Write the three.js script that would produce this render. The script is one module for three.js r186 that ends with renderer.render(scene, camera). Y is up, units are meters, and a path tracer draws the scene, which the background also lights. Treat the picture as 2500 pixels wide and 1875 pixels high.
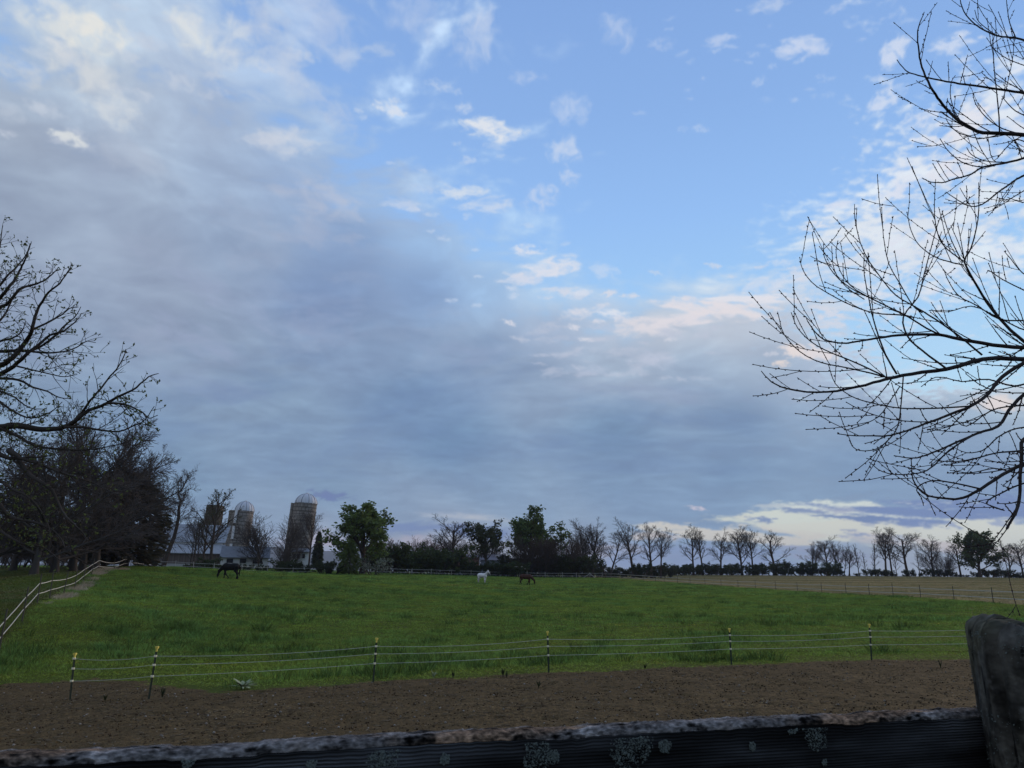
import * as THREE from 'three';
import { mergeGeometries } from 'three/addons/utils/BufferGeometryUtils.js';
import { MarchingCubes } from 'three/addons/objects/MarchingCubes.js';

// ---------------------------------------------------------------- camera, sky, sun, exposure
const scene = new THREE.Scene();
const renderer = new THREE.WebGLRenderer({ antialias: true });
renderer.toneMapping = THREE.LinearToneMapping;
renderer.toneMappingExposure = 1.0;
renderer.shadowMap.enabled = true;

const PW = 2500, PH = 1875, FOCAL = 1700, EYE = 1.65, PITCH = Math.atan((1395 - PH / 2) / FOCAL), ROLL = 0.012;
const camera = new THREE.PerspectiveCamera(2 * Math.atan(PH / 2 / FOCAL) * 180 / Math.PI, PW / PH, 0.05, 20000);
camera.position.set(0, EYE, 0);
camera.rotation.order = 'YXZ';
camera.rotation.set(PITCH, 0, ROLL);      // tipped up, rolled very slightly
camera.focus = 60;
camera.userData.fStop = 22;
camera.updateMatrixWorld(true);

function mulberry(a) { return () => { a |= 0; a = a + 0x6D2B79F5 | 0; let t = Math.imul(a ^ a >>> 15, 1 | a); t = t + Math.imul(t ^ t >>> 7, 61 | t) ^ t; return ((t ^ t >>> 14) >>> 0) / 4294967296; }; }
const clamp = (x, a = 0, b = 1) => x < a ? a : x > b ? b : x;
const smooth = (a, b, x) => { const t = clamp((x - a) / (b - a)); return t * t * (3 - 2 * t); };
const mix = (a, b, t) => a + (b - a) * t;
const lin = (c) => c <= 0.04045 ? c / 12.92 : Math.pow((c + 0.055) / 1.055, 2.4);

// gradient noise in the plane, and sums of it
const PERM = new Uint8Array(512), GX = new Float32Array(256), GY = new Float32Array(256);
{ const r = mulberry(77); for (let i = 0; i < 256; i++) PERM[i] = i; for (let i = 255; i > 0; i--) { const j = Math.floor(r() * (i + 1)); const t = PERM[i]; PERM[i] = PERM[j]; PERM[j] = t; } for (let i = 0; i < 256; i++) { PERM[i + 256] = PERM[i]; const a = r() * Math.PI * 2; GX[i] = Math.cos(a); GY[i] = Math.sin(a); } }
function noise2(x, y) {
  const ix = Math.floor(x), iy = Math.floor(y), fx = x - ix, fy = y - iy, X = ix & 255, Y = iy & 255;
  const a = PERM[PERM[X] + Y], b = PERM[PERM[X + 1] + Y], c = PERM[PERM[X] + ((Y + 1) & 255)], d = PERM[PERM[X + 1] + ((Y + 1) & 255)];
  const u = fx * fx * fx * (fx * (fx * 6 - 15) + 10), v = fy * fy * fy * (fy * (fy * 6 - 15) + 10);
  const n0 = GX[a] * fx + GY[a] * fy, n1 = GX[b] * (fx - 1) + GY[b] * fy, n2 = GX[c] * fx + GY[c] * (fy - 1), n3 = GX[d] * (fx - 1) + GY[d] * (fy - 1);
  return (n0 + (n1 - n0) * u + (n2 + (n3 - n2) * u - n0 - (n1 - n0) * u) * v) * 1.5;
}
function fbm(x, y, n = 4, gain = 0.5) { let s = 0, a = 1, t = 0; for (let i = 0; i < n; i++) { s += a * noise2(x, y); t += a; a *= gain; x = x * 2.03 + 17.3; y = y * 2.03 - 9.1; } return s / t * 1.5; }

// a point of the photograph as a direction, and at a forward distance as a point of the world
const _v = new THREE.Vector3();
function ray(px, py) { return new THREE.Vector3((px - PW / 2) / FOCAL, (PH / 2 - py) / FOCAL, -1).applyQuaternion(camera.quaternion).normalize(); }
function at(px, py, depth) { const d = ray(px, py), s = depth / -d.z; return new THREE.Vector3(d.x * s, EYE + d.y * s, -depth); }
// ---- the sky: evening air with a broad sheet of grey cloud on the left, small ripples on the right, a clear gap low on the right
const SKYW = 4096, SKYH = 2048;
function makeSky() {
  const data = new Float32Array(SKYW * SKYH * 4), D = Math.PI / 180;
  // [photo x, y, cover, sheet colour r g b]; spread smoothly over the dome
  const K = [
    [-300, 0, .75, 178, 194, 219], [60, 0, .62, 172, 190, 220], [300, 10, .66, 186, 200, 222], [600, 0, .58, 172, 191, 222], [800, 10, .66, 184, 199, 228], [1000, 10, .5, 184, 200, 230], [1150, 10, .42, 182, 202, 232], [1300, 0, .1, 190, 208, 234], [1700, 0, .05, 195, 212, 240], [1950, 0, .14, 196, 212, 240], [2150, 10, .34, 200, 216, 240], [2450, 0, .44, 200, 216, 240],
    [0, 130, .78, 178, 193, 216], [220, 120, .92, 196, 205, 219], [450, 120, .85, 190, 202, 224], [650, 130, .72, 178, 194, 224], [800, 130, .4, 176, 195, 227], [950, 150, .27, 178, 198, 230], [1130, 130, .4, 184, 204, 234], [1300, 160, .2, 190, 208, 236], [1600, 150, .04, 195, 212, 240], [1900, 120, .1, 200, 216, 240], [2100, 150, .2, 202, 218, 242], [2250, 130, .46, 204, 218, 240], [2450, 150, .5, 204, 220, 242],
    [-250, 300, 1, 158, 170, 194], [0, 300, .98, 160, 172, 196], [300, 280, .98, 170, 183, 208], [500, 300, .9, 164, 180, 210], [700, 280, .72, 164, 184, 216], [850, 280, .46, 166, 187, 220], [1000, 290, .3, 176, 198, 232], [1200, 310, .26, 184, 206, 236], [1400, 300, .18, 190, 210, 238], [1650, 350, .05, 200, 216, 240], [1950, 300, .06, 200, 216, 242], [2150, 280, .4, 204, 220, 242], [2400, 320, .62, 214, 222, 238],
    [0, 450, 1, 146, 160, 188], [300, 450, 1, 152, 167, 196], [550, 430, .95, 152, 170, 203], [750, 430, .82, 156, 176, 210], [900, 450, .62, 156, 180, 216], [1100, 450, .36, 174, 200, 234], [1250, 470, .28, 184, 208, 238], [1450, 470, .14, 190, 212, 240], [1750, 450, .03, 200, 218, 242], [1950, 450, .14, 204, 220, 242], [2080, 430, .4, 208, 222, 242], [2300, 440, .66, 216, 224, 240], [2480, 450, .62, 212, 224, 240],
    [0, 600, 1, 146, 160, 188], [300, 600, 1, 150, 164, 193], [600, 600, 1, 143, 160, 192], [850, 600, .95, 134, 156, 194], [1050, 600, .74, 148, 175, 214], [1200, 590, .52, 170, 198, 233], [1350, 580, .36, 188, 212, 240], [1550, 590, .1, 194, 216, 242], [1750, 600, .08, 200, 220, 242], [1900, 580, .3, 210, 224, 242], [2050, 580, .72, 216, 222, 236], [2250, 580, .8, 212, 220, 236], [2480, 600, .6, 210, 222, 240],
    [0, 720, 1, 142, 157, 187], [400, 720, 1, 143, 157, 187], [800, 720, 1, 130, 150, 188], [1050, 700, .95, 136, 160, 200], [1200, 700, .75, 152, 180, 218], [1350, 700, .5, 184, 208, 238], [1550, 700, .42, 190, 208, 236], [1700, 730, .52, 200, 212, 232], [1850, 700, .5, 206, 216, 236], [2000, 700, .62, 208, 217, 236], [2200, 720, .5, 206, 218, 238], [2450, 720, .4, 200, 218, 240],
    [0, 850, 1, 134, 150, 184], [500, 850, 1, 137, 151, 184], [900, 850, 1, 130, 148, 186], [1150, 850, 1, 136, 153, 189], [1350, 800, .85, 158, 172, 204], [1500, 790, .7, 178, 190, 216], [1620, 790, .95, 184, 190, 210], [1780, 790, .92, 182, 189, 210], [1920, 780, .86, 178, 187, 210], [2080, 800, .52, 186, 200, 224], [2250, 820, .3, 198, 214, 236], [2480, 820, .3, 198, 214, 236],
    [0, 980, 1, 124, 142, 178], [600, 980, 1, 129, 146, 182], [1000, 980, 1, 114, 135, 178], [1300, 930, 1, 136, 151, 187], [1500, 900, .98, 156, 168, 198], [1700, 900, 1, 146, 160, 193], [1900, 890, .98, 150, 163, 194], [2060, 900, .74, 160, 176, 208], [2200, 900, .3, 190, 208, 232], [2350, 890, .22, 200, 216, 236], [2490, 900, .35, 200, 210, 226],
    [300, 1100, 1, 117, 137, 176], [700, 1100, 1, 121, 139, 178], [1100, 1080, 1, 108, 131, 175], [1500, 1060, 1, 112, 134, 176], [1800, 1030, 1, 118, 137, 178], [2100, 990, 1.05, 134, 152, 190], [2300, 1000, 1.0, 150, 164, 196], [2490, 1010, .95, 168, 178, 202], [2200, 1060, 1.1, 122, 141, 180], [2400, 1070, 1.1, 130, 148, 186], [2600, 1070, 1.1, 130, 148, 186],
    [400, 1200, 1, 116, 137, 175], [800, 1200, 1, 121, 141, 179], [1200, 1200, 1, 125, 145, 184], [1500, 1190, 1, 117, 137, 178], [1800, 1170, 1, 114, 135, 177], [2100, 1150, 1, 118, 138, 180], [2400, 1130, 1, 122, 141, 182],
    [300, 1290, 1, 122, 141, 178], [700, 1290, 1, 124, 143, 180], [1000, 1290, 1, 122, 142, 182], [1300, 1270, 1, 126, 146, 186], [1550, 1255, 1, 120, 140, 182], [1720, 1240, 1, 120, 140, 182], [1840, 1228, 1, 128, 148, 186], [2000, 1222, 1, 130, 150, 188], [2150, 1226, 1, 126, 146, 186], [2350, 1210, .95, 124, 144, 184], [2480, 1190, 1, 124, 143, 184],
    [1600, 1270, 1, 122, 142, 182], [1750, 1258, .95, 122, 142, 182], [1680, 1300, 1, 130, 150, 190], [1800, 1265, 1, 130, 150, 190], [1950, 1262, 1, 130, 150, 190], [2200, 1255, 1, 130, 150, 190], [2480, 1250, 1, 130, 150, 190], [1300, 1300, .95, 138, 156, 190], [1450, 1300, 1, 140, 156, 190], [1550, 1300, 1, 136, 154, 190], [1900, 1320, 1, 150, 166, 196], [2300, 1320, 1, 150, 166, 196], [1900, 1385, 1, 150, 168, 200], [2300, 1385, 1, 172, 176, 194], [1000, 1335, .95, 172, 166, 186], [750, 1325, .95, 166, 166, 190], [1250, 1340, .9, 176, 172, 190], [1120, 1370, 1, 180, 172, 190], [1450, 1370, .8, 176, 176, 196], [900, 1370, 1, 160, 164, 190], [500, 1340, .95, 130, 147, 182], [0, 1340, 1, 124, 142, 178], [-300, 1200, 1, 120, 140, 176], [-300, 1350, 1, 124, 142, 178], [750, 1360, .7, 150, 160, 190], [900, 1280, 1, 122, 142, 182],
    [200, 1370, 1, 128, 145, 182], [1600, 1370, 1, 150, 168, 200], [2200, 1370, 1, 168, 174, 196],
  ].map(([x, y, c, r, g, b]) => { const d = ray(x, y); const q = smooth(700, 1000, y) * (c > .8 ? 1 : 0), m = smooth(350, 150, y) * smooth(1200, 800, x), e = smooth(500, 800, x) * smooth(1400, 1150, x) * smooth(900, 700, y); return [d.x, d.y, d.z, c, r + 5 + q - 10 * m - 7 * e, g + 6 + 7 * q - 6 * m - 4 * e, b + 1 + 4 * q + 2 * e]; });
  // round the rest of the dome: unseen broken sheet, paler to cut blue light
  for (let a = 50; a < 310; a += 20) for (const e of [6, 18, 34, 55]) {
    const t = a * D, left = a > 180 ? 1 : 0;
    K.push([Math.sin(t) * Math.cos(e * D), Math.sin(e * D), -Math.cos(t) * Math.cos(e * D), e < 10 ? .75 : left ? .85 : .5 + .15 * Math.sin(a * .13 + e), ...(e > 40 ? [192, 202, 222] : e > 25 ? [180, 189, 208] : [158, 168, 190])]);
  }
  for (const [a, e] of [[0, 60], [-25, 58], [25, 60], [0, 80]]) K.push([Math.sin(a * D) * Math.cos(e * D), Math.sin(e * D), -Math.cos(a * D) * Math.cos(e * D), a < 0 ? .6 : .3, 180, 200, 230]);
  const GA = 720, GE = 182, grid = new Float32Array((GA + 1) * GE * 4);
  for (let j = 0; j < GE; j++) for (let i = 0; i <= GA; i++) {
    const e = (j / 2) * D, a = (i / 2 - 180) * D, x = Math.sin(a) * Math.cos(e), y = Math.sin(e), z = -Math.cos(a) * Math.cos(e);
    let w = 0, c = 0, r = 0, g = 0, b = 0;
    for (const k of K) { const dx = x - k[0], dy = (y - k[1]) * 1.45, dz = z - k[2], q = 1 / Math.pow(dx * dx + dy * dy + dz * dz + 0.0022, 2); w += q; c += q * k[3]; r += q * k[4]; g += q * k[5]; b += q * k[6]; }
    const o = (j * (GA + 1) + i) * 4; grid[o] = c / w; grid[o + 1] = r / w; grid[o + 2] = g / w; grid[o + 3] = b / w;
  }
  // clear air by height
  const AIR = [[0, 208, 205, 205], [2.2, 220, 217, 208], [4.5, 220, 226, 216], [8, 200, 226, 236], [14, 182, 220, 248], [21, 162, 206, 249], [28, 150, 192, 245], [36, 139, 178, 233], [46, 130, 167, 224], [70, 106, 146, 208], [90, 98, 138, 202]];
  const air = (e) => { let i = 0; while (i < AIR.length - 2 && AIR[i + 1][0] < e) i++; const A = AIR[i], B = AIR[i + 1], t = clamp((e - A[0]) / (B[0] - A[0])); return [mix(A[1], B[1], t), mix(A[2], B[2], t), mix(A[3], B[3], t)]; };
  // single clouds: [x, y, half width, half height, tilt, strength, r, g, b, softness]
  const ragged = [], rr = mulberry(4242);
  const scatterPuffs = (n, x0, x1, y0, y1, w0, w1, flat, str, col, soft, where) => { for (let i = 0; i < n; i++) { const x = mix(x0, x1, rr()), y = mix(y0, y1, rr()), w = mix(w0, w1, rr() * rr()); if (where && !where(x, y)) continue; ragged.push([x, y, w, w * flat * (.6 + .8 * rr()), (rr() - .5) * .5, str * (.5 + .6 * rr()), ...col, soft]); } };
  scatterPuffs(64, -100, 1000, -40, 360, 22, 58, .45, .42, [212, 217, 228], .8, (x, y) => x * .4 + y < 520);
  scatterPuffs(60, 850, 1500, 200, 760, 10, 38, .45, .62, [208, 219, 238], .75, (x, y) => Math.abs(x - (950 + y * .42)) < 190);
  scatterPuffs(46, 1200, 2050, 640, 830, 14, 46, .3, .75, [222, 222, 232], .6, null);
  scatterPuffs(46, 1300, 1750, 780, 930, 14, 50, .3, .5, [196, 202, 220], .7, null);
  scatterPuffs(110, 2050, 2560, 60, 760, 10, 34, .42, .7, [224, 229, 242], .6, (x, y) => x > 2350 - y * .35);
  scatterPuffs(40, 1550, 2250, 20, 330, 8, 22, .45, .4, [200, 214, 240], .8, null);
  scatterPuffs(26, 100, 1100, 380, 900, 60, 130, .35, .22, [166, 176, 200], 1, null);
  scatterPuffs(22, 300, 1700, 850, 1180, 80, 190, .22, .26, [112, 137, 176], 1, null);
  const PUFFS = [...ragged,
    [150, 62, 90, 48, .3, .95, 226, 228, 226, 1], [245, 78, 62, 36, .2, .95, 230, 230, 226, 1], [470, 84, 62, 42, .35, .85, 222, 226, 228, 1], [585, 96, 52, 58, .5, .7, 216, 222, 230, 1], [200, 170, 75, 42, .2, .75, 216, 219, 222, 1], [45, 172, 75, 30, .2, .65, 206, 211, 218, 1], [275, 262, 70, 36, .35, .75, 214, 219, 224, 1], [165, 334, 42, 14, .1, .9, 220, 224, 226, .6], [655, 72, 80, 50, .5, .5, 196, 206, 226, 1], [800, 60, 90, 60, .6, .5, 192, 204, 230, 1],
    [700, 165, 55, 40, .5, .55, 204, 212, 228, 1], [740, 215, 60, 30, .6, .4, 196, 207, 228, 1], [690, 345, 85, 32, -.1, .75, 210, 216, 228, .9], [660, 340, 40, 20, 0, .45, 214, 218, 228, .8], [820, 280, 55, 26, .5, .5, 192, 203, 226, 1], [790, 490, 90, 42, .2, .62, 196, 200, 216, 1], [760, 570, 90, 30, .1, .45, 180, 186, 206, 1], [320, 380, 120, 40, .4, .4, 186, 195, 212, 1],
    [952, 268, 38, 13, .2, .95, 216, 225, 240, .7], [1195, 312, 66, 22, .15, 1, 222, 228, 238, .6], [1130, 265, 22, 12, 0, .7, 200, 214, 238, .8], [1125, 468, 62, 17, .05, .95, 212, 223, 238, .7], [1200, 500, 74, 16, -.05, .8, 206, 218, 238, .8], [985, 498, 50, 13, .1, .75, 198, 211, 234, .8], [1375, 370, 36, 32, .5, .75, 206, 218, 240, .9], [1390, 432, 22, 18, .3, .7, 200, 214, 240, .9], [1320, 482, 34, 28, -.5, .75, 204, 216, 240, .9], [1395, 265, 42, 34, .4, .6, 200, 214, 240, .9], [1290, 610, 34, 12, 0, .9, 220, 226, 240, .6], [1350, 650, 62, 20, -.1, .95, 222, 226, 238, .7], [1270, 680, 50, 14, 0, .8, 214, 220, 236, .7], [1420, 715, 26, 8, 0, .8, 220, 226, 240, .6], [1490, 765, 44, 9, .1, .9, 226, 230, 240, .6], [1470, 660, 36, 16, .3, .6, 206, 220, 242, .8],
    [1160, 105, 46, 50, -.2, .6, 196, 210, 236, .9], [1180, 55, 30, 40, .1, .6, 196, 210, 236, .9], [1010, 30, 60, 50, .8, .5, 194, 207, 234, 1], [1510, 75, 42, 34, .7, .6, 190, 206, 236, .9], [1610, 108, 30, 14, 0, .5, 184, 202, 236, .9], [1755, 100, 32, 13, -.1, .7, 196, 210, 238, .8], [1962, 115, 56, 26, .2, .85, 206, 217, 240, .7], [1880, 12, 40, 16, 0, .6, 200, 212, 236, .8], [2040, 22, 22, 10, 0, .5, 196, 210, 238, .8], [1290, 188, 36, 16, 0, .5, 190, 206, 236, .9],
    [1990, 552, 34, 11, 0, .9, 224, 229, 240, .6], [1905, 640, 30, 9, 0, .6, 214, 224, 242, .7], [1880, 690, 60, 18, -.2, .7, 214, 223, 240, .7], [1830, 730, 110, 12, .02, .95, 228, 228, 236, .5], [1740, 748, 120, 16, .12, 1, 228, 224, 230, .5], [1640, 782, 100, 17, -.1, .95, 226, 222, 229, .55], [1790, 765, 90, 16, .15, .9, 228, 223, 228, .5], [1560, 802, 50, 20, -.1, .75, 222, 219, 226, .7], [1980, 860, 62, 17, .15, .95, 230, 222, 224, .5], [1935, 856, 30, 14, .1, .8, 232, 222, 220, .5], [1905, 888, 24, 7, 0, .9, 232, 220, 216, .5], [1882, 864, 16, 6, 0, .6, 212, 214, 226, .5], [2100, 935, 60, 10, -.15, .9, 212, 230, 242, .5], [1600, 880, 50, 16, 0, .5, 196, 204, 224, .8], [1440, 905, 40, 12, 0, .5, 190, 200, 222, .8], [2440, 985, 90, 18, -.1, .9, 232, 222, 220, .5],
    [2180, 130, 40, 28, -.3, .85, 214, 223, 242, .7], [2320, 110, 44, 22, .1, .8, 212, 222, 242, .7], [2160, 240, 46, 24, -.4, .85, 210, 221, 242, .7], [2240, 290, 42, 18, -.2, .8, 212, 222, 242, .7], [2380, 275, 44, 22, -.2, .95, 228, 230, 240, .6], [2250, 340, 28, 9, 0, .9, 226, 231, 242, .5], [2340, 325, 60, 18, -.2, .9, 226, 228, 238, .6], [2330, 405, 54, 22, -.1, .9, 226, 227, 238, .6], [2200, 460, 46, 14, -.2, .8, 220, 226, 242, .6], [2050, 500, 46, 12, -.1, .8, 216, 224, 242, .6],
    // the clear gap low on the right, pale and greenish above, warmer below
    [2180, 1297, 430, 34, .012, 1.6, 214, 217, 208, .22], [1790, 1302, 200, 20, .02, 1.4, 211, 209, 202, .25], [2420, 1296, 260, 46, 0, 1.6, 217, 221, 213, .25], [1600, 1310, 70, 8, .0, 1.1, 203, 198, 198, .35], [2040, 1240, 120, 17, -.05, 1.5, 213, 222, 218, .25], [1930, 1262, 110, 14, -.08, 1.5, 213, 220, 212, .25], [2200, 1255, 120, 14, -.06, 1.4, 213, 221, 216, .25], [2330, 1232, 110, 8, -.1, 1.3, 213, 221, 218, .3], [2300, 1335, 260, 18, 0, .9, 206, 200, 200, .5],
    // dark bars across it, pink glints, the small dark cloud by the tall silo
    [2330, 1246, 330, 17, -.07, 1.25, 120, 142, 186, .32], [2520, 1228, 180, 26, -.05, 1.2, 120, 142, 186, .32], [2140, 1268, 150, 8, -.03, 1.2, 118, 140, 182, .3], [2240, 1275, 70, 12, 0, 1, 122, 144, 188, .4], [1862, 1266, 34, 4, .03, 1.1, 132, 152, 188, .3], [1850, 1273, 30, 3.4, .03, 1.1, 132, 152, 188, .3], [1960, 1247, 62, 6, -.02, 1, 134, 153, 188, .4], [2050, 1246, 50, 8, -.05, .7, 160, 168, 194, .5], [2080, 1295, 22, 2.6, 0, 1, 158, 170, 194, .4], [2095, 1305, 30, 4, -.03, 1, 148, 164, 194, .4], [2055, 1309, 16, 2.4, 0, .9, 160, 172, 196, .4], [2325, 1281, 9, 5, 0, .9, 160, 174, 200, .5], [2440, 1276, 22, 9, 0, .9, 156, 171, 200, .5], [2255, 1279, 12, 5, 0, .8, 160, 174, 200, .5], [2485, 1274, 14, 5, 0, .8, 160, 174, 200, .5], [2120, 1281, 16, 4, 0, .8, 165, 176, 198, .5],
    [1700, 1240, 28, 4, .12, 1, 206, 200, 214, .5], [1890, 1235, 60, 6, -.12, .8, 190, 200, 208, .5], [1805, 1271, 60, 5, .08, .9, 206, 214, 208, .5], [1110, 1258, 90, 6, .05, .7, 182, 190, 204, .6], [1200, 1268, 60, 5, .08, .7, 186, 192, 202, .6],
    [812, 1211, 44, 9, .06, 1.1, 100, 119, 166, .5], [790, 1203, 20, 6, -.2, .8, 104, 122, 167, .6], [757, 1197, 10, 3, -.2, .7, 106, 124, 168, .6], [805, 1313, 26, 5, 0, .8, 140, 148, 180, .6],
    [1740, 1362, 330, 27, .01, 1.25, 136, 160, 198, .28], [1560, 1360, 180, 24, 0, 1.2, 142, 164, 200, .28], [2010, 1348, 130, 6, 0, 1, 150, 164, 194, .4], [1950, 1337, 60, 5, 0, .9, 156, 168, 196, .4], [2000, 1362, 120, 5, 0, .9, 160, 170, 198, .4], [1200, 1300, 100, 20, 0, .9, 116, 138, 184, .6], [1000, 1290, 120, 14, 0, .8, 116, 138, 184, .6], [1420, 1340, 120, 16, 0, .6, 196, 186, 190, .6], [770, 1318, 60, 22, 0, .6, 186, 176, 192, .6], [1020, 1325, 80, 16, 0, .6, 190, 178, 190, .6],
    [700, 460, 500, 60, .9, .2, 140, 158, 192, 1], [1000, 1010, 260, 60, -.35, .35, 110, 136, 178, 1], [1650, 1010, 260, 30, .1, .35, 110, 136, 176, 1], [1500, 1110, 420, 40, .02, .35, 110, 135, 176, 1], [480, 830, 120, 30, .6, .45, 156, 168, 198, 1], [520, 720, 140, 36, .6, .4, 158, 170, 200, 1], [780, 795, 90, 40, .2, .4, 152, 164, 194, 1], [500, 940, 140, 30, .3, .3, 140, 154, 188, 1], [1150, 860, 90, 30, .1, .3, 150, 163, 195, 1], [1600, 960, 200, 20, .1, .3, 146, 158, 190, 1],
  ].map(([x, y, w, h, t, s, r, g, b, soft]) => { const c = ray(x, y), ax = ray(x + Math.cos(t) * w, y + Math.sin(t) * w).sub(c), ay = ray(x - Math.sin(t) * h, y + Math.cos(t) * h).sub(c); return { c, ax: ax.clone().multiplyScalar(1 / ax.lengthSq()), ay: ay.clone().multiplyScalar(1 / ay.lengthSq()), reach: Math.max(ax.length(), ay.length()) * 2.2, s, r, g, b, soft }; });
  const byCell = new Map(), cell = 6;
  PUFFS.forEach((p, n) => {
    const e = Math.asin(p.c.y) / D, a = Math.atan2(p.c.x, -p.c.z) / D, q = p.reach / D, qa = q / Math.cos(e * D);
    for (let i = Math.floor((a - qa) / cell); i <= Math.floor((a + qa) / cell); i++) for (let j = Math.floor((e - q) / cell); j <= Math.floor((e + q) / cell); j++) { const k = i * 100 + j; if (!byCell.has(k)) byCell.set(k, []); byCell.get(k).push(n); }
  });
  for (let row = 0; row < SKYH; row++) {
    const e = ((row + 0.5) / SKYH - 0.5) * Math.PI, ed = e / D;
    if (ed < -1) { for (let col = 0; col < SKYW; col++) { const o = (row * SKYW + col) * 4; data[o] = data[o + 1] = data[o + 2] = 0.06; data[o + 3] = 1; } continue; }
    const y = Math.sin(e), ch = Math.cos(e), A = air(Math.max(0, ed)), gj = clamp(ed * 2, 0, GE - 1.001), j0 = Math.floor(gj), fj = gj - j0;
    for (let col = 0; col < SKYW; col++) {
      const round = ((col + 0.5) / SKYW - 0.5) * 2 * Math.PI, x = Math.cos(round) * ch, z = Math.sin(round) * ch, a = Math.atan2(x, -z) / D;
      const gi = clamp((a + 180) * 2, 0, GA - 0.001), i0 = Math.floor(gi), fi = gi - i0;
      const g = [0, 0, 0, 0];
      for (let c = 0; c < 4; c++) { const o = (j0 * (GA + 1) + i0) * 4 + c; g[c] = mix(mix(grid[o], grid[o + 4], fi), mix(grid[o + (GA + 1) * 4], grid[o + (GA + 1) * 4 + 4], fi), fj); }
      const k = 1 / (Math.max(0, y) + 0.13), calm = smooth(0.01, 0.2, y), X = x * k, Z = z * k;
      // slow folds bend everything, so that nothing follows a plain grid
      const wx = noise2(X * 2.1 + 5, Z * 2.1) * 0.1 + noise2(X * 7 + 31, Z * 7) * 0.03, wz = noise2(X * 2.1 - 8, Z * 2.1 + 40) * 0.1 + noise2(X * 7 - 8, Z * 7 + 12) * 0.03;
      const big = fbm((X + wx) * 2.4 + 3, (Z + wz) * 2.4 + 9, 4, .55), fine = mix(fbm((X + wx * .7) * 15, (Z + wz * .7) * 19, 5, .56), fbm((X + wx * .5) * 24, (Z + wz * .5) * 34, 4, .58), smooth(8, 26, a) * (1 - smooth(60, 90, a))), mid = fbm((X + wx) * 6.5 + 70, (Z + wz) * 8 - 20, 4, .5);
      const cover = g[0], crisp = smooth(10, 34, a) * (1 - smooth(80, 110, a));
      const lively = smooth(22, 40, ed) * (1 - smooth(-2, 14, a)) * smooth(-70, -45, a);
      const dens = cover + lively * (mid * .24 + fine * .2) + big * 0.16 + mid * calm * mix(.16, .2, crisp) * (1 - smooth(.9, 1.05, cover) * .4) + fine * calm * mix(.1, .34, crisp) * (1 - smooth(.85, 1, cover) * .75);
      const alpha = smooth(mix(.3, .4, crisp), mix(.85, .78, crisp), dens) * smooth(-.02, .12, cover);
      // thin cloud takes the low light and shows pale; thick cloud is grey
      const thin = 1 - smooth(.5, 1.0, dens), light = 1 + (big * .05 + (mid * (.05 + .05 * lively) + fine * (.022 + .04 * lively)) * (.3 + .7 * calm)) * (1.15 - .3 * crisp);
      const pale = mix(.1, .42, crisp); let r = mix(g[1] * light, mix(222, 232, crisp), thin * pale), gg = mix(g[2] * light, 228, thin * pale), b = mix(g[3] * (1 + (light - 1) * .8), 238, thin * pale * .9);
      r = mix(A[0], r, alpha); gg = mix(A[1], gg, alpha); b = mix(A[2], b, alpha);
      const list = byCell.get(Math.floor(a / cell) * 100 + Math.floor(ed / cell));
      if (list) for (const n of list) {
        const p = PUFFS[n], dx = x - p.c.x, dy = y - p.c.y, dz = z - p.c.z;
        if (dx * dx + dy * dy + dz * dz > p.reach * p.reach) continue;
        const u = dx * p.ax.x + dy * p.ax.y + dz * p.ax.z, v = dx * p.ay.x + dy * p.ay.y + dz * p.ay.z;
        const su = u + .35 * noise2(u * 1.1 + n * 7.3, v * 1.1), sv = v + .35 * noise2(u * 1.1, v * 1.1 + n * 5.7), ff = fbm(su * 1.5 + n * 3.7, sv * .9 - n * 1.9, 5, .6);
        const q = 1 - (su * su + sv * sv) * .8 + ff * (1.7 - .5 * p.soft) + fine * .5 * calm;
        const m = smooth(-.2 - p.soft * .4, .55 + p.soft * 1.1, q) * p.s * (1 - smooth(1.4, 4.2, u * u + v * v));
        const mm = Math.min(1, m); r = mix(r, p.r, mm); gg = mix(gg, p.g, mm); b = mix(b, p.b, mm);
      }
      const o = (row * SKYW + col) * 4;
      data[o] = lin(r / 255); data[o + 1] = lin(gg / 255); data[o + 2] = lin(b / 255); data[o + 3] = 1;
    }
  }
  const t = new THREE.DataTexture(data, SKYW, SKYH, THREE.RGBAFormat, THREE.FloatType);
  t.mapping = THREE.EquirectangularReflectionMapping; t.magFilter = THREE.LinearFilter; t.minFilter = THREE.LinearFilter; t.needsUpdate = true;
  return t;
}
const skyMap = makeSky();
scene.background = skyMap;
scene.environment = skyMap;

// ---- the sun, gone behind the low cloud on the right: weak, warm and very soft
const sun = new THREE.DirectionalLight(0xffdcb8, 1.5);
{ const d = ray(2900, 640); sun.position.copy(d.multiplyScalar(300)); }
sun.castShadow = true; sun.shadow.radius = 60; sun.shadow.mapSize.set(4096, 4096);
Object.assign(sun.shadow.camera, { left: -260, right: 260, top: 120, bottom: -120, near: 1, far: 900 });
scene.add(sun, sun.target);
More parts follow.
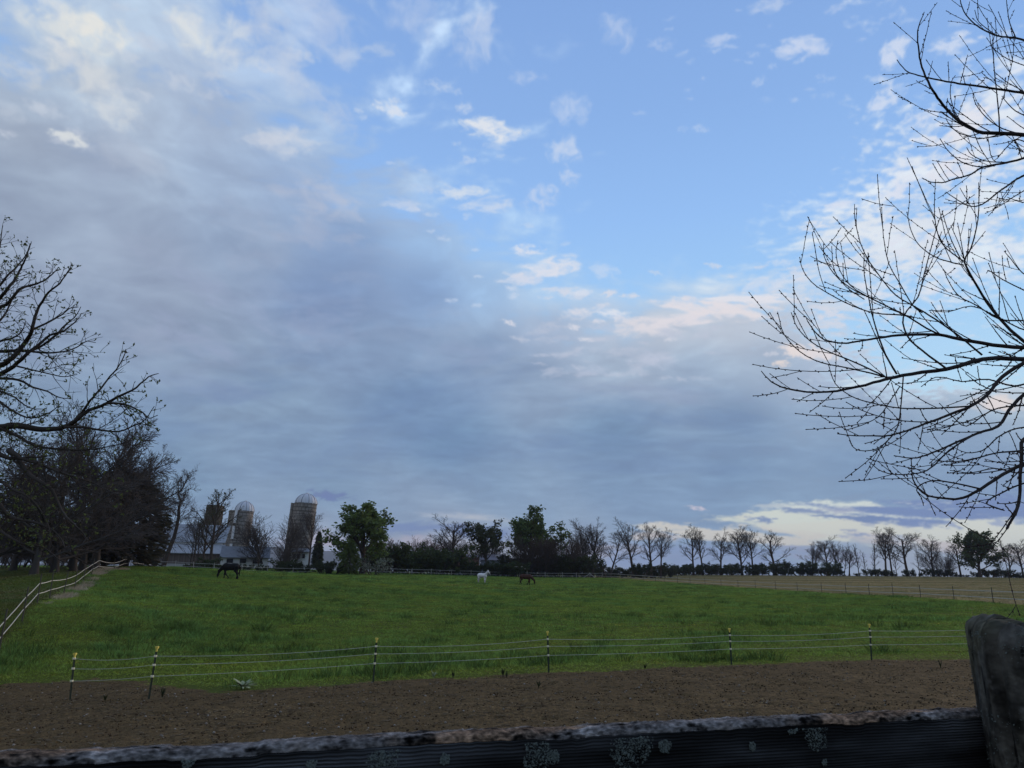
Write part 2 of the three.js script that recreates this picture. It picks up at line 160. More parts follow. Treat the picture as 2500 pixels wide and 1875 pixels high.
// ---------------------------------------------------------------- helpers for things
const taken = new Map();
function numbered(name) { const n = taken.get(name) ?? 0; taken.set(name, n + 1); return n ? name + '_' + String(n).padStart(3, '0') : name; }
function tag(o, label, category, group) { o.userData.label = label; o.userData.category = category; if (group) o.userData.group = group; return o; }
function thing(name, label, category, pos, turn = 0, group) { const o = new THREE.Group(); o.name = numbered(name); if (pos) o.position.copy(pos); o.rotation.y = turn; scene.add(o); return tag(o, label, category, group); }
function part(name, geo, m, parent) { const o = new THREE.Mesh(geo, m); o.name = parent ? name : numbered(name); (parent ?? scene).add(o); return o; }
function structure(name, geo, m) { const o = part(name, geo, m); o.userData.kind = 'structure'; return o; }
function rgb(r, g, b) { return new THREE.Color().setRGB(r, g, b); }
function std(r, g, b, rough = 0.95, extra = {}) { return new THREE.MeshPhysicalMaterial({ color: rgb(r, g, b), roughness: rough, metalness: 0, specularIntensity: rough > .7 ? .25 : 1, ...extra }); }
// a texture computed from a function of (u, v) in 0..1 giving [r, g, b] 0..1 sRGB (or a single height)
function texture(n, f, colour = true, rx = 1, ry = 1) {
  const d = new Uint8Array(n * n * 4);
  for (let j = 0; j < n; j++) for (let i = 0; i < n; i++) { const c = f(i / n, j / n), o = (j * n + i) * 4; if (colour) { d[o] = clamp(c[0]) * 255; d[o + 1] = clamp(c[1]) * 255; d[o + 2] = clamp(c[2]) * 255; } else d[o] = d[o + 1] = d[o + 2] = clamp(c) * 255; d[o + 3] = 255; }
  const t = new THREE.DataTexture(d, n, n); t.wrapS = t.wrapT = THREE.RepeatWrapping; t.magFilter = THREE.LinearFilter; t.minFilter = THREE.LinearFilter; t.repeat.set(rx, ry);
  if (colour) t.colorSpace = THREE.SRGBColorSpace; t.needsUpdate = true; return t;
}
// noise that tiles over 0..1
function tile(u, v, f, oct = 4, seed = 0) { let s = 0, a = 1, t = 0; for (let i = 0; i < oct; i++) { const F = f << i, w = (x, y) => noise2(x * F + seed * 13 + i * 7, y * F + seed * 29); s += a * ((1 - u) * (1 - v) * w(u, v) + u * (1 - v) * w(u - 1, v) + (1 - u) * v * w(u, v - 1) + u * v * w(u - 1, v - 1)); t += a; a *= 0.55; } return s / t * 1.8; }

// ---------------------------------------------------------------- the lie of the land, measured at points [photo x, y, forward distance]
const LAND = [
  [170, 1712, 16.4], [364, 1700, 15.8], [640, 1684, 16.6], [911, 1665, 17.5], [1340, 1643, 18.5], [1786, 1622, 20.4], [2128, 1611, 21.2], [2400, 1608, 21.8],
  [0, 1672, 19], [1250, 1560, 30], [300, 1560, 27], [700, 1500, 40], [2000, 1520, 37], [1500, 1490, 48], [2300, 1500, 48],
  [555, 1415, 71], [1180, 1424, 98], [1290, 1429, 100], [1150, 1445, 75], [850, 1425, 72], [1700, 1450, 85], [350, 1450, 48], [300, 1420, 56],
  [122, 1475, 30], [156, 1439, 43], [205, 1400, 55], [253, 1389, 62], [330, 1384, 80], [372, 1387, 98], [450, 1388, 104], [560, 1396, 110], [700, 1402, 122],
  [839, 1400, 132], [1006, 1403, 142], [1175, 1407, 150], [1373, 1411, 158], [1470, 1411, 162],
  [1621, 1421, 142], [1842, 1436, 118], [1943, 1443, 102], [2061, 1451, 86], [2174, 1456, 76], [2320, 1464, 67], [2414, 1472, 60], [2520, 1480, 53],
  [1700, 1405, 228], [2000, 1406, 232], [2250, 1408, 234], [2480, 1412, 232], [2700, 1420, 225],
  [60, 1420, 62], [180, 1386, 78], [100, 1400, 70], [20, 1460, 38], [-100, 1450, 45], [-150, 1400, 75],
].map(([x, y, d]) => at(x, y, d));
for (const [x, y, z] of [[0, 0, 0], [-3, 0, 0], [3, 0, 0.2], [0, -.16, -4], [-6, -.1, 0], [7, 0, -1], [0, 0, 20], [-30, 0, 20], [40, 0.3, 20], [0, -.42, -9], [-60, -1.2, -10], [40, -.4, -20], [70, 0, -30], [120, .4, -100], [180, 1, -200], [-60, .2, 60], [60, .6, 60],
  [-60, 1.8, -160], [-100, 1.5, -150], [-20, .4, -190], [30, .2, -200], [-130, 1, -90], [0, .2, -260], [-120, 1, -260], [120, .2, -300], [200, .5, -300], [-200, 0, -300], [-200, 0, 60], [250, 0, 60], [270, 0, -120]]) LAND.push(new THREE.Vector3(x, y, z));
const TPS = (() => {
  const n = LAND.length, N = n + 3, M = [];
  const phi = (r2) => r2 < 1e-9 ? 0 : 0.5 * r2 * Math.log(r2);
  const S = 100;
  for (let i = 0; i < N; i++) { M.push(new Float64Array(N + 1)); }
  for (let i = 0; i < n; i++) { for (let j = 0; j < n; j++) { const dx = (LAND[i].x - LAND[j].x) / S, dz = (LAND[i].z - LAND[j].z) / S; M[i][j] = phi(dx * dx + dz * dz) + (i === j ? 0.0006 : 0); } M[i][n] = M[n][i] = 1; M[i][n + 1] = M[n + 1][i] = LAND[i].x / S; M[i][n + 2] = M[n + 2][i] = LAND[i].z / S; M[i][N] = LAND[i].y; }
  for (let c = 0; c < N; c++) { let p = c; for (let r = c + 1; r < N; r++) if (Math.abs(M[r][c]) > Math.abs(M[p][c])) p = r; [M[c], M[p]] = [M[p], M[c]]; for (let r = 0; r < N; r++) if (r !== c) { const k = M[r][c] / M[c][c]; if (k) for (let j = c; j <= N; j++) M[r][j] -= k * M[c][j]; } }
  const w = M.map((m, i) => m[N] / M[i][i]);
  return (x, z) => { let s = w[n] + w[n + 1] * x / S + w[n + 2] * z / S; for (let i = 0; i < n; i++) { const dx = (x - LAND[i].x) / S, dz = (z - LAND[i].z) / S; s += w[i] * phi(dx * dx + dz * dz); } return s; };
})();
// on a table, for speed
const HX0 = -240, HX1 = 300, HZ0 = -330, HZ1 = 70, HS = 2, HNX = (HX1 - HX0) / HS + 1, HNZ = (HZ1 - HZ0) / HS + 1, HT = new Float32Array(HNX * HNZ);
for (let j = 0; j < HNZ; j++) for (let i = 0; i < HNX; i++) HT[j * HNX + i] = clamp(TPS(HX0 + i * HS, HZ0 + j * HS), -4, 4);
function land(x, z) {
  const gx = clamp((x - HX0) / HS, 0, HNX - 1.001), gz = clamp((z - HZ0) / HS, 0, HNZ - 1.001), i = Math.floor(gx), j = Math.floor(gz), fx = gx - i, fz = gz - j, o = j * HNX + i;
  const sx = fx * fx * (3 - 2 * fx) * .5 + fx * .5, sz = fz * fz * (3 - 2 * fz) * .5 + fz * .5;
  let h = mix(mix(HT[o], HT[o + 1], sx), mix(HT[o + HNX], HT[o + HNX + 1], sx), sz);
  return h;
}
// where a line of sight meets the land
function hit(px, py, near = 3, far = 320) { const d = ray(px, py); let z0 = near; for (let z = near; z < far; z += Math.max(.1, z * .01)) { const s = z / -d.z; if (EYE + d.y * s < land(d.x * s, -z)) { let a = z0, b = z; for (let k = 0; k < 20; k++) { const m = (a + b) / 2, q = m / -d.z; if (EYE + d.y * q < land(d.x * q, -m)) b = m; else a = m; } const q = b / -d.z; return new THREE.Vector3(d.x * q, land(d.x * q, -b), -b); } z0 = z; } return null; }
function standing(px, depth) { const p = at(px, 1400, depth); p.y = land(p.x, p.z); return p; }

// ---- lines on the ground: the edge of the trodden paddock, the mown stubble field, the lawn beyond the left fence
const line = (list) => { const p = list.map(([x, y]) => hit(x, y)); return p; };
const edgePts = line([[-120, 1690], [0, 1676], [127, 1668], [200, 1663], [330, 1668], [430, 1685], [500, 1692], [579, 1690], [700, 1682], [910, 1666], [1134, 1658], [1340, 1644], [1500, 1637], [1762, 1627], [2123, 1613], [2355, 1610], [2480, 1609]]);
const leftFence = [[-45, 1563, 18], [-2, 1520, 20.5], [33, 1502, 23], [75, 1474, 27], [104, 1451, 30.5], [132, 1429, 34.5], [163, 1407, 41], [188, 1388, 47], [207, 1379, 52], [224, 1373, 56], [238, 1368, 60], [258, 1364.5, 65], [276, 1365, 70], [288, 1364.5, 74], [300, 1364, 78], [316, 1363.5, 82], [332, 1363, 87], [343, 1366, 91], [355, 1369, 95], [368, 1375, 100], [380, 1383, 106]].map(([x, y, d]) => standing(x, d));
const rightFence = [[1470, 162], [1500, 159], [1540, 153], [1570, 148.5], [1600, 144], [1621, 142], [1653, 138], [1684, 134.5], [1720, 131], [1759, 127], [1800, 122], [1842, 118], [1891, 110], [1943, 102], [2002, 94], [2061, 86], [2117, 81], [2174, 76], [2240, 71.5], [2320, 67], [2414, 60], [2520, 53], [2640, 47]].map(([x, d]) => standing(x, d));
const backFence = [[380, 106], [425, 106], [470, 107], [521, 108], [590, 111], [652, 116], [715, 122], [778, 128], [839, 132], [897, 135], [954, 139], [1006, 142], [1053, 144.5], [1102, 147], [1150, 149], [1197, 151], [1243, 152.5], [1290, 154], [1331, 156], [1373, 158], [1407, 159.5], [1440, 161], [1470, 162]].map(([x, d]) => standing(x, d));
function zAlong(list, x) { for (let i = 0; i < list.length - 1; i++) { const a = list[i], b = list[i + 1]; if (x >= a.x && x <= b.x) return mix(a.z, b.z, (x - a.x) / (b.x - a.x)); } return x < list[0].x ? list[0].z : list[list.length - 1].z; }
function xAlong(list, z) { let best = null; for (let i = 0; i < list.length - 1; i++) { const a = list[i], b = list[i + 1]; if ((z <= a.z && z >= b.z) || (z >= a.z && z <= b.z)) best = mix(a.x, b.x, (z - a.z) / (b.z - a.z || 1e-6)); } return best ?? (z > list[0].z ? list[0].x + (z - list[0].z) * .2 : list[list.length - 1].x); }
// > 0 on trodden earth
function bareness(x, z) {
  const e = zAlong(edgePts, x) + fbm(x * .5, z * .5, 4) * .5 + fbm(x * 2.5, z * 2.5, 3) * .18;
  return z - e;
}
function zone(x, z) {          // 'earth' | 'pasture' | 'stubble' | 'lawn'
  if (bareness(x, z) > 0) return 'earth';
  const lf = xAlong(leftFence, z);
  if (z > -107 && x < lf) return 'lawn';
  if (z < -40) { const rx = z < -162 ? 18 : xAlong(rightFence, z); if (x > rx && z < -47) return 'stubble'; }
  return 'pasture';
}
// ---------------------------------------------------------------- the ground sheet
const soilMap = texture(1024, (u, v) => { const a = tile(u, v, 5, 5, 1), b = tile(u, v, 48, 3, 2), c = tile(u, v, 140, 2, 3), w = .5 + .35 * a + .75 * b + .7 * c + .5 * tile(u, v, 18, 3, 6), k = Math.max(0, tile(u, v, 90, 2, 5) - .62) * 1.1; return [.31 + .13 * w + k * .7, .235 + .1 * w + k * .65, .165 + .07 * w + k * .5]; });
const soilBump = texture(1024, (u, v) => .5 + .22 * tile(u, v, 22, 5, 7) + .22 * tile(u, v, 90, 3, 9), false);
const soilMat = new THREE.MeshPhysicalMaterial({ specularIntensity: .1, map: soilMap, color: rgb(.68, .86, .86), bumpMap: soilBump, bumpScale: 0.04, roughness: 1 });
soilMap.repeat.set(1 / 4.3, 1 / 4.3); soilBump.repeat.set(1 / 3.1, 1 / 3.1);
const turfMap = texture(512, (u, v) => { const a = tile(u, v, 6, 5, 21), b = tile(u, v, 60, 3, 22); return [.25 + .05 * a + .04 * b, .29 + .05 * a + .05 * b, .1 + .02 * a + .03 * b]; });
turfMap.repeat.set(1 / 6.7, 1 / 6.7);
const turfMat = new THREE.MeshPhysicalMaterial({ specularIntensity: .1, map: turfMap, roughness: 1 });
const stubbleMap = texture(512, (u, v) => { const a = tile(u, v, 5, 4, 31), b = tile(u, v, 60, 3, 32); return [.5 + .07 * a + .06 * b, .44 + .06 * a + .06 * b, .28 + .04 * a + .04 * b]; });
stubbleMap.repeat.set(1 / 7.9, 1 / 7.9);
const stubbleMat = new THREE.MeshPhysicalMaterial({ specularIntensity: .1, map: stubbleMap, roughness: 1 });

function sheet(x0, x1, z0, z1, step, keep, rough) {
  const nx = Math.round((x1 - x0) / step), nz = Math.round((z1 - z0) / step), pos = new Float32Array((nx + 1) * (nz + 1) * 3), uv = new Float32Array((nx + 1) * (nz + 1) * 2), idx = [];
  for (let j = 0; j <= nz; j++) for (let i = 0; i <= nx; i++) { const x = x0 + i * step, z = z0 + j * step, o = j * (nx + 1) + i; pos[o * 3] = x; pos[o * 3 + 1] = land(x, z) + (rough ? rough(x, z) : 0); pos[o * 3 + 2] = z; uv[o * 2] = x; uv[o * 2 + 1] = z; }
  for (let j = 0; j < nz; j++) for (let i = 0; i < nx; i++) { const x = x0 + (i + .5) * step, z = z0 + (j + .5) * step; if (keep && !keep(x, z)) continue; const a = j * (nx + 1) + i, b = a + 1, c = a + nx + 1, d = c + 1; idx.push(a, c, b, b, c, d); }
  const g = new THREE.BufferGeometry(); g.setAttribute('position', new THREE.BufferAttribute(pos, 3)); g.setAttribute('uv', new THREE.BufferAttribute(uv, 2)); g.setIndex(idx); g.computeVertexNormals(); return g;
}
const inEarth = (x, z) => z < 3 && z > -24 && x > -17 && x < 19;
// the wide land, coarse, sunk a little under the finer sheets
{
  const R = [], A = 96; for (let r = 3; r < 6000; r *= 1.07) R.push(r);
  const pos = [], uv = [], idx = [];
  R.forEach((r, j) => { for (let i = 0; i <= A; i++) { const a = i / A * Math.PI * 2, x = Math.cos(a) * r, z = Math.sin(a) * r, k = smooth(230, 420, r); pos.push(x, mix(land(x, z), 0, k) - .35 - r * .0006, z); uv.push(x, z); } });
  for (let j = 0; j < R.length - 1; j++) for (let i = 0; i < A; i++) { const a = j * (A + 1) + i, b = a + 1, c = a + A + 1, d = c + 1; idx.push(a, b, c, b, d, c); }
  const g = new THREE.BufferGeometry(); g.setAttribute('position', new THREE.Float32BufferAttribute(pos, 3)); g.setAttribute('uv', new THREE.Float32BufferAttribute(uv, 2)); g.setIndex(idx); g.computeVertexNormals();
  structure('ground', g, turfMat);
}
const inFine = (x, z) => x > -16 && x < 18 && z > -24 && z < 3;
structure('pasture', sheet(-150, 200, -190, -2, 1, (x, z) => !inFine(x, z) && zone(x, z) !== 'stubble', null), turfMat);
structure('stubble_field', sheet(0, 240, -320, -30, 1, (x, z) => zone(x, z) === 'stubble', null), stubbleMat);
structure('paddock_verge', sheet(-17, 19, -25.5, 3, .25, (x, z) => bareness(x, z) < .2, (x, z) => -.02 - .02 * smooth(-.3, .3, bareness(x, z))), turfMat);
structure('dirt_paddock', sheet(-16, 18, -24, 3, .07, (x, z) => bareness(x, z) > -3.2 && z < -3.4 && Math.abs(x) < -z * .82 + 1.5, (x, z) => { const b = bareness(x, z); return .02 * fbm(x * 1.1, z * 1.5, 3) + .02 * fbm(x * 3.6, z * 6.5, 4, .65) - .03 * smooth(.32, .6, noise2(x * 2.6 + 7, z * 4.2)) - smooth(.1, -1.2, b) * .05; }), soilMat);
structure('near_paddock', sheet(-16, 18, -24, 3, .25, (x, z) => bareness(x, z) > .3 && (z >= -3.4 || Math.abs(x) > -z * .82 + 1.3), null), soilMat);
// ---------------------------------------------------------------- grass: tufts of real blades
function tuft(seed, blades, radius, height, width, lean) {
  const r = mulberry(seed), pos = [], idx = [];
  for (let i = 0; i < blades; i++) {
    const a = r() * 6.283, d = Math.sqrt(r()) * radius, x = Math.cos(a) * d, z = Math.sin(a) * d, h = height * (.55 + .6 * r()), f = r() * 6.283, w = width * (.7 + .6 * r()), bx = (Math.cos(a) * .6 + r() - .5) * lean * h, bz = (Math.sin(a) * .6 + r() - .5) * lean * h, cx = Math.cos(f) * w / 2, cz = Math.sin(f) * w / 2, o = pos.length / 3;
    pos.push(x - cx, -.02, z - cz, x + cx, -.02, z + cz, x + bx * .4 - cx * .8, h * .6, z + bz * .4 - cz * .8, x + bx * .4 + cx * .8, h * .6, z + bz * .4 + cz * .8, x + bx, h, z + bz);
    idx.push(o, o + 1, o + 2, o + 1, o + 3, o + 2, o + 2, o + 3, o + 4);
  }
  const g = new THREE.BufferGeometry(); g.setAttribute('position', new THREE.Float32BufferAttribute(pos, 3)); g.setIndex(idx); g.computeVertexNormals(); const n = g.attributes.normal; for (let i = 0; i < n.count; i++) { _v.fromBufferAttribute(n, i); if (_v.y < 0) _v.negate(); _v.y += .9; _v.normalize(); n.setXYZ(i, _v.x, _v.y, _v.z); } return g;
}
const bladeMat = new THREE.MeshPhysicalMaterial({ color: 0xffffff, roughness: 1, specularIntensity: .1, side: THREE.DoubleSide, transmission: .35, thickness: 0 });
function scatter(name, geo, list, label) {           // list of [x, y, z, turn, scale xz, scale y, r, g, b]
  const m = new THREE.InstancedMesh(geo, bladeMat, list.length), M = new THREE.Matrix4(), q = new THREE.Quaternion(), up = new THREE.Vector3(0, 1, 0), c = new THREE.Color();
  list.forEach((t, i) => { M.compose(new THREE.Vector3(t[0], t[1], t[2]), q.setFromAxisAngle(up, t[3]), new THREE.Vector3(t[4], t[5], t[4])); m.setMatrixAt(i, M); m.setColorAt(i, c.setRGB(t[6], t[7], t[8])); });
  m.name = numbered(name); m.userData.kind = 'stuff'; m.userData.label = label; m.userData.category = 'grass'; scene.add(m); return m;
}
const lush = (x, z) => { const a = fbm(x * .11 + 3, z * .16, 3), b = fbm(x * .42 + 9, z * .6 + 4, 3, .6); const c = noise2(x * 1.1 + 40, z * 1.5) * .5 + noise2(x * .55, z * .8 + 60) * .5; return clamp(.4 + .45 * a + .4 * b + .45 * c); };
{
  const r = mulberry(5), A = [[], [], []], B = [[], [], []], C = [[], []], S = [[], []], L = [[], []], Dry = [];
  const colour = (x, z, l) => { const v = (.66 + .5 * r()) * (1 + .3 * noise2(x * 1.7 + 3, z * 2.6)), y = .5 + .5 * fbm(x * .07 - 5, z * .07 + 8, 3), dry = r() < .04 ? 1.5 : 1; return [mix(.29 + .08 * y, .18, l) * v * dry, mix(.46 + .03 * y, .38, l) * v, mix(.065, .11, l) * v]; };
  const halfWidth = (z) => -z * .80 + 3;
  // near: full cover; farther: larger patches, fewer of them
  for (let z = -12; z > -172; ) {
    const band = z > -34 ? 0 : z > -80 ? 1 : 2, cell = [.17, .42, .95][band], w = halfWidth(z);
    for (let x = -w; x < w; x += cell) {
      const X = x + (r() - .5) * cell, Z = z + (r() - .5) * cell, k = zone(X, Z);
      if (k === 'earth') { if (band === 0 && bareness(X, Z) < .5 && r() < .12 && fbm(X * 1.1, Z * 1.1, 2) > .1) A[0].push([X, land(X, Z), Z, r() * 6.28, .5 + .3 * r(), .22 + .2 * r(), .1, .1, .03]); continue; }
      if (k === 'stubble') continue;
      if (k === 'lawn') {
        if (Z < -100) continue;
        const brown = clamp(.35 + .8 * fbm(X * .3, Z * .3, 3)), v = .8 + .4 * r();
        L[r() < .5 ? 0 : 1].push([X, land(X, Z), Z, r() * 6.28, (.9 + .4 * r()) * cell / .17, .3 + .25 * r(), mix(.1, .15, brown) * v, mix(.14, .115, brown) * v, .038 * v]); continue;
      }
      const worn = smooth(-3.4, -.25, bareness(X, Z) + .5 * fbm(X * .6, Z * .6, 2)), l = lush(X, Z) * (1 - worn);
      // the trampled corner by the leftmost posts
      const corner = Math.exp(-((X + 9.5) ** 2 / 7 + (Z + 17.2) ** 2 / 2.2)) + .6 * Math.exp(-((X + 6.5) ** 2 / 9 + (Z + 16.6) ** 2 / 1.2));
      if (r() < worn * .18 || r() < corner * 1.25) continue;
      const h = mix(.4, 1.8, l * l) * mix(1, .28, worn) * (1 - .6 * Math.min(1, corner)) * (.8 + .4 * r()), c = colour(X, Z, l), s = cell / [.17, .42, .95][band];
      const t = [X, land(X, Z) - .01, Z, r() * 6.28, s * (.85 + .4 * r()), h, ...c];
      if (band === 0) A[Math.floor(r() * 3)].push(t); else if (band === 1) B[Math.floor(r() * 3)].push(t); else C[Math.floor(r() * 2)].push(t);
    }
    z -= cell;
  }
  // taller clumps standing out of the sward
  const K = [[], []];
  for (let i = 0; i < 15000; i++) {
    const Z = -15 - Math.pow(r(), 1.5) * 130, X = (r() - .5) * 2 * halfWidth(Z); if (zone(X, Z) !== 'pasture' || bareness(X, Z) > -1.2) continue;
    const q = lush(X, Z) + .35 * noise2(X * .21, Z * .3); if (q < .45 + .4 * r()) continue;
    const v = .55 + .5 * r(), s = (.7 + .9 * r()) * mix(1, 1.7, smooth(30, 110, -Z)); K[r() < .5 ? 0 : 1].push([X, land(X, Z) - .01, Z, r() * 6.28, s, .7 + .8 * r(), .13 * v, .235 * v, .06 * v]);
  }
  K.forEach((l, i) => scatter('grass_clumps', tuft(91 + i, 34, .2, .24, .012, 1.1), l, 'taller dark clumps of grass dotted over the pasture'));
  A.forEach((l, i) => scatter('pasture_grass', tuft(11 + i, 18, .16, .12, .0075, 1), l, 'uneven green pasture grass in the front of the field'));
  B.forEach((l, i) => scatter('pasture_grass', tuft(31 + i, 46, .4, .13, .014, 1), l, 'uneven green pasture grass in the middle of the field'));
  C.forEach((l, i) => scatter('pasture_grass', tuft(51 + i, 70, .85, .14, .03, 1), l, 'green pasture grass in the far part of the field'));
  L.forEach((l, i) => scatter('lawn_grass', tuft(61 + i, 10, .16, .15, .014, 1), l, 'short patchy grass under the trees beyond the left fence'));
  // mown field: pale rows lying across it
  for (let z = -47; z > -236; z -= .95) for (let x = 0; x < -z * .8 + 4; x += .95) {
    const X = x + (r() - .5), Z = z + (r() - .5); if (zone(X, Z) !== 'stubble') continue;
    const u = Z + X * .12 + 1.6 * fbm(X * .03, Z * .05, 3), row = Math.sin(u * .42) * .5 + .5, big = .5 + .5 * fbm(X * .02, Z * .06 + 5, 3), k = clamp(row * 1.0 + big * .5 - .3 + .3 * (r() - .5)), v = .85 + .3 * r();
    S[r() < .5 ? 0 : 1].push([X, land(X, Z) - .01, Z, r() * 6.28, 1 + .3 * r(), mix(.5, .8, r()) * (.6 + .5 * row), mix(.17, .5, k) * v, mix(.22, .44, k) * v, mix(.08, .26, k) * v]);
  }
  S.forEach((l, i) => scatter('stubble_straw', tuft(71 + i, 60, .85, .09, .03, 1.6), l, 'pale and green rows of mown stubble beyond the right fence'));
  // pale dead grass along the left fence
  for (let i = 0; i < 1500; i++) {
    const k = Math.pow(r(), .8) * 10.4 + 4, a = leftFence[Math.floor(k)], b = leftFence[Math.min(leftFence.length - 1, Math.floor(k) + 1)], f = k % 1, X = mix(a.x, b.x, f) + .25 + Math.abs(r() + r() - 1) * .6 * smooth(2, 6, k) + (r() - .5) * .3, Z = mix(a.z, b.z, f) + (r() - .5) * .5, v = .75 + .5 * r();
    if (fbm(X * .5, Z * .3, 3) < -.12 + .25 * r()) continue;
    Dry.push([X, land(X, Z), Z, r() * 6.28, .9 + .6 * r(), .5 + .8 * r(), .5 * v, .43 * v, .31 * v]);
  }
  scatter('dry_grass', tuft(81, 30, .2, .24, .006, .9), Dry, 'strip of pale dead grass along the foot of the left fence');
}
// ---- straw, chips and pebbles on the trodden earth
{
  const r = mulberry(15), chip = new THREE.BoxGeometry(.085, .006, .012), peb = new THREE.IcosahedronGeometry(.02, 0), clod = new THREE.DodecahedronGeometry(.014, 0), lists = [[], [], []];
  for (let i = 0; i < 20000; i++) {
    const Z = -4 - Math.pow(r(), .8) * 17, X = (r() - .5) * 2 * (-Z * .78 + 1); if (bareness(X, Z) < .05) continue;
    const t = r(), v = .6 + .8 * r(), s = .5 + .9 * r();
    if (t < .22) lists[0].push([X, land(X, Z) + .012, Z, r() * 6.28, s, 1, .15 * v, .125 * v, .085 * v]);
    else if (t < .26) lists[1].push([X, land(X, Z) + .012, Z, r() * 6.28, s * .9, s * .7, .26 * v, .24 * v, .21 * v]);
    else lists[2].push([X, land(X, Z), Z, r() * 6.28, s, s * .8, .085 * v, .06 * v, .036 * v]);
  }
  scatter('straw_scraps', chip, lists[0], 'pale straw scraps lying on the trodden brown paddock').userData.category = 'straw';
  scatter('pebbles', peb, lists[1], 'small pale pebbles on the trodden brown paddock').userData.category = 'pebbles';
  scatter('earth_clods', clod, lists[2], 'small crumbs and clods of brown earth in the paddock').userData.category = 'earth';
}
// ---------------------------------------------------------------- trees
class Wood {                       // collects tapered tubes along paths
  constructor() { this.p = []; this.i = []; this.n = []; }
  tube(path, radii, sides) {
    const o = this.p.length / 3, N = path.length; let u = new THREE.Vector3(), w = new THREE.Vector3(), t = new THREE.Vector3(), first = true;
    for (let k = 0; k < N; k++) {
      t.copy(path[Math.min(N - 1, k + 1)]).sub(path[Math.max(0, k - 1)]).normalize();
      if (first) { u.set(Math.abs(t.y) > .9 ? 1 : 0, Math.abs(t.y) > .9 ? 0 : 1, 0); first = false; }
      u.addScaledVector(t, -u.dot(t)).normalize(); w.crossVectors(t, u);
      for (let s = 0; s < sides; s++) { const a = s / sides * Math.PI * 2, c = Math.cos(a), d = Math.sin(a), x = u.x * c + w.x * d, y = u.y * c + w.y * d, z = u.z * c + w.z * d; this.p.push(path[k].x + x * radii[k], path[k].y + y * radii[k], path[k].z + z * radii[k]); this.n.push(x, y, z); }
    }
    for (let k = 0; k < N - 1; k++) for (let s = 0; s < sides; s++) { const a = o + k * sides + s, b = o + k * sides + (s + 1) % sides, c = a + sides, d = b + sides; this.i.push(a, b, c, b, d, c); }
    for (const k of [0, N - 1]) for (let s = 1; s < sides - 1; s++) { const a = o + k * sides; k ? this.i.push(a, a + s, a + s + 1) : this.i.push(a, a + s + 1, a + s); }
  }
  face(c, u, v) { const o = this.p.length / 3, n = new THREE.Vector3().crossVectors(u, v).normalize(); for (const [a, b] of [[-1, 0], [0, -1], [1, 0], [0, 1]]) { this.p.push(c.x + u.x * a + v.x * b, c.y + u.y * a + v.y * b, c.z + u.z * a + v.z * b); this.n.push(n.x, n.y, n.z); } this.i.push(o, o + 1, o + 2, o, o + 2, o + 3); }
  geo() { const g = new THREE.BufferGeometry(); g.setAttribute('position', new THREE.Float32BufferAttribute(this.p, 3)); g.setAttribute('normal', new THREE.Float32BufferAttribute(this.n, 3)); g.setIndex(this.i); return g; }
  get empty() { return !this.i.length; }
}
const V = (x, y, z) => new THREE.Vector3(x, y, z);
function anyDir(r) { const a = r() * 6.283, y = r() * 2 - 1, q = Math.sqrt(1 - y * y); return V(Math.cos(a) * q, y, Math.sin(a) * q); }
function aside(d, angle, spin) { const u = V(Math.abs(d.y) > .9 ? 1 : 0, Math.abs(d.y) > .9 ? 0 : 1, 0); u.addScaledVector(d, -u.dot(d)).normalize(); const w = V().crossVectors(d, u); return d.clone().multiplyScalar(Math.cos(angle)).addScaledVector(u, Math.sin(angle) * Math.cos(spin)).addScaledVector(w, Math.sin(angle) * Math.sin(spin)); }
